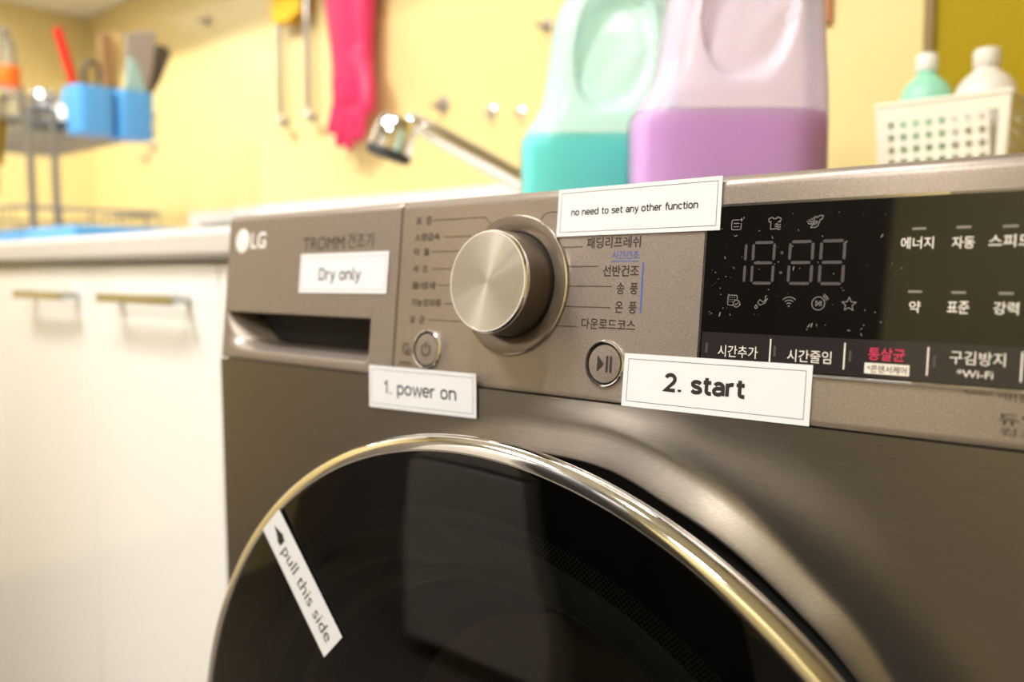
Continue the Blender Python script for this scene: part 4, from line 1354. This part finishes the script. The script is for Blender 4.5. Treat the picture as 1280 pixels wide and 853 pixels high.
# dishes in the rack
t = thing('rice_bowl', 'upturned white china bowl on the upper tier of the dish rack beside the blue caddy', 'bowl', (-1.475, .478, 1.1475))
MB().lathe([(0.043, 0.0), (0.0445, 0.004), (0.041, 0.020), (0.033, 0.040), (0.020, 0.052), (0.018, 0.058), (0.0165, 0.058), (0.016, 0.053), (0.0001, 0.053)], (-1.475, .478, 1.1478), (1, 0, 0), (0, 1, 0), (0, 0, 1), 48).build('bowl_wall', 'china', t)
for k, (x_, y_, lab) in enumerate([(-1.470, .352, 'clear glass bottle with orange cap on the dish rack at the left photo edge'), (-1.530, .380, 'clear glass tumbler bottle behind the orange-capped one on the dish rack')]):
    t = thing('glass_bottle', lab, 'bottle', (x_, y_, 1.1478))
    MB().lathe([(.022, 0), (.026, .003), (.026, .070), (.024, .080), (.014, .098), (.012, .105), (.012, .160), (.013, .162), (.013, .170)], (x_, y_, 1.1480), (1, 0, 0), (0, 1, 0), (0, 0, 1), 32, True).build('bottle_glass', 'clear', t)
    if k == 0:
        MB().lathe([(.0268, 0), (.0272, .002), (.0272, .040), (.0268, .042)], (x_, y_, 1.216), (1, 0, 0), (0, 1, 0), (0, 0, 1), 32).build('orange_band', 'orange', t)
    MB().lathe([(.0145, 0), (.015, .002), (.015, .022), (.012, .024), (.0001, .024)], (x_, y_, 1.3175), (1, 0, 0), (0, 1, 0), (0, 0, 1), 24, True).build('screw_cap', 'steel', t)
t = thing('steel_cup', 'upturned stainless steel cup on the dish rack behind the white bowl', 'cup', (-1.555, .46, 1.1475))
MB().lathe([(.036, 0), (.037, .002), (.031, .082), (.028, .086), (.0001, .086)], (-1.555, .460, 1.1478), (1, 0, 0), (0, 1, 0), (0, 0, 1), 40).build('cup_wall', 'steel', t)
MB().tube([(-1.555, .424, 1.165), (-1.555, .405, 1.172), (-1.555, .402, 1.195), (-1.555, .408, 1.212), (-1.555, .428, 1.218)], .0035, 10).build('cup_handle', 'steel', t)

# mustard dishcloth hanging from the upper shelf
cm = MB()
nx, nz = 12, 18
for side in (-1, 1):
    vv = []
    for j in range(nz + 1):
        for i in range(nx + 1):
            xx = -1.575 + .120 * i / nx - .035 * j / nz * (i / nx)
            zz = 1.1985 - (.218 if side < 0 else .15) * j / nz
            yy = .335 + side * (.0075 + .004 * math.sin(i * 1.1 + j * .2) * j / nz)
            vv.append((xx, yy, zz))
    cm.add(vv, [(j * (nx + 1) + i, j * (nx + 1) + i + 1, (j + 1) * (nx + 1) + i + 1, (j + 1) * (nx + 1) + i) for j in range(nz) for i in range(nx)])
k = (nx + 1) * (nz + 1)
cm.f += [(i, i + 1, k + i + 1, k + i) for i in range(nx)]
tag(cm.build('dishcloth', 'mustard', None, solid=.003), 'mustard yellow dishcloth draped over the front of the dish rack', 'cloth')

# low wire drainer between tray and tap
dr = thing('sink_drainer', 'low grey wire drainer on the worktop between the blue tray and the tap', 'drainer', (-1.0, .68, .8648))
b_ = MB()
for z_ in (.885, .912):
    for q in (((-1.15, .62), (-.80, .62)), ((-.80, .62), (-.80, .84)), ((-.80, .84), (-1.15, .84)), ((-1.15, .84), (-1.15, .62))):
        b_.tube([(*q[0], z_), (*q[1], z_)], .004, 8)
b_.build('drainer_frame', 'wire', dr)
b_ = MB()
for i in range(12):
    x_ = -1.14 + i * .03
    b_.tube([(x_, .62, .912), (x_, .62, .885), (x_, .84, .885), (x_, .84, .912)], .0025, 6)
b_.build('drainer_wires', 'wire', dr)
for x_ in (-1.14, -.81):
    for y_ in (.63, .83):
        MB().tube([(x_, y_, .8652), (x_, y_, .885)], .005, 8).build('foot', 'wire', dr)

KIT['on'] = False
# ------------------------------------------------------------------ unseen furniture added behind the camera to shape the reflections
t = thing('wardrobe_standin', 'tall dark stand-in added to blacken the reflections, outside the photo', 'wardrobe_standin', (-.15, -1.3, 0))  # unseen stand-in, added for the black area in the reflections
MB().box(-0.30, 0.0, -1.6, -1.02, 0.0, 2.10).build('carcass', 'darkwood', t, bevel=.004)
for k in range(2):
    MB().box(-.298 + k * .1495, -.298 + k * .1495 + .147, -1.0185, -1.000, 0.06, 2.095).build('door', 'darkwood', t, bevel=.002)
t = thing('refrigerator_standin', 'pale grey stand-in added for a bright band in the reflections, outside the photo', 'refrigerator_standin', (-.52, -1.3, 0))  # unseen stand-in, added for the pale band mirrored in the door glass
MB().box(-.73, -.315, -1.6, -1.02, 0.02, 1.60).build('carcass', 'fridge_standin', t, bevel=.01)
MB().box(-.725, -.320, -1.0185, -.96, 0.62, 1.595).build('door', 'fridge_standin', t, bevel=.008)
MB().box(-.725, -.320, -1.0185, -.96, 0.04, 0.61).build('door', 'fridge_standin', t, bevel=.008)
M['bookcase_standin'] = pm('taupe_bookcase_standin', (0.22, 0.19, 0.16), 0.5)
t = thing('bookcase_standin', 'tall taupe stand-in added on the left wall to darken reflections, outside the photo', 'bookcase_standin', (-1.68, -1.6, 0))  # unseen stand-in, added to darken reflections at the left of the door
MB().box(-1.862, -1.50, -1.95, -1.24, 0.0, 2.05).build('carcass', 'bookcase_standin', t, bevel=.004)
MB().box(-1.4985, -1.48, -1.945, -1.597, 0.05, 2.045).build('door', 'bookcase_standin', t, bevel=.002)
MB().box(-1.4985, -1.48, -1.593, -1.243, 0.05, 2.045).build('door', 'bookcase_standin', t, bevel=.002)
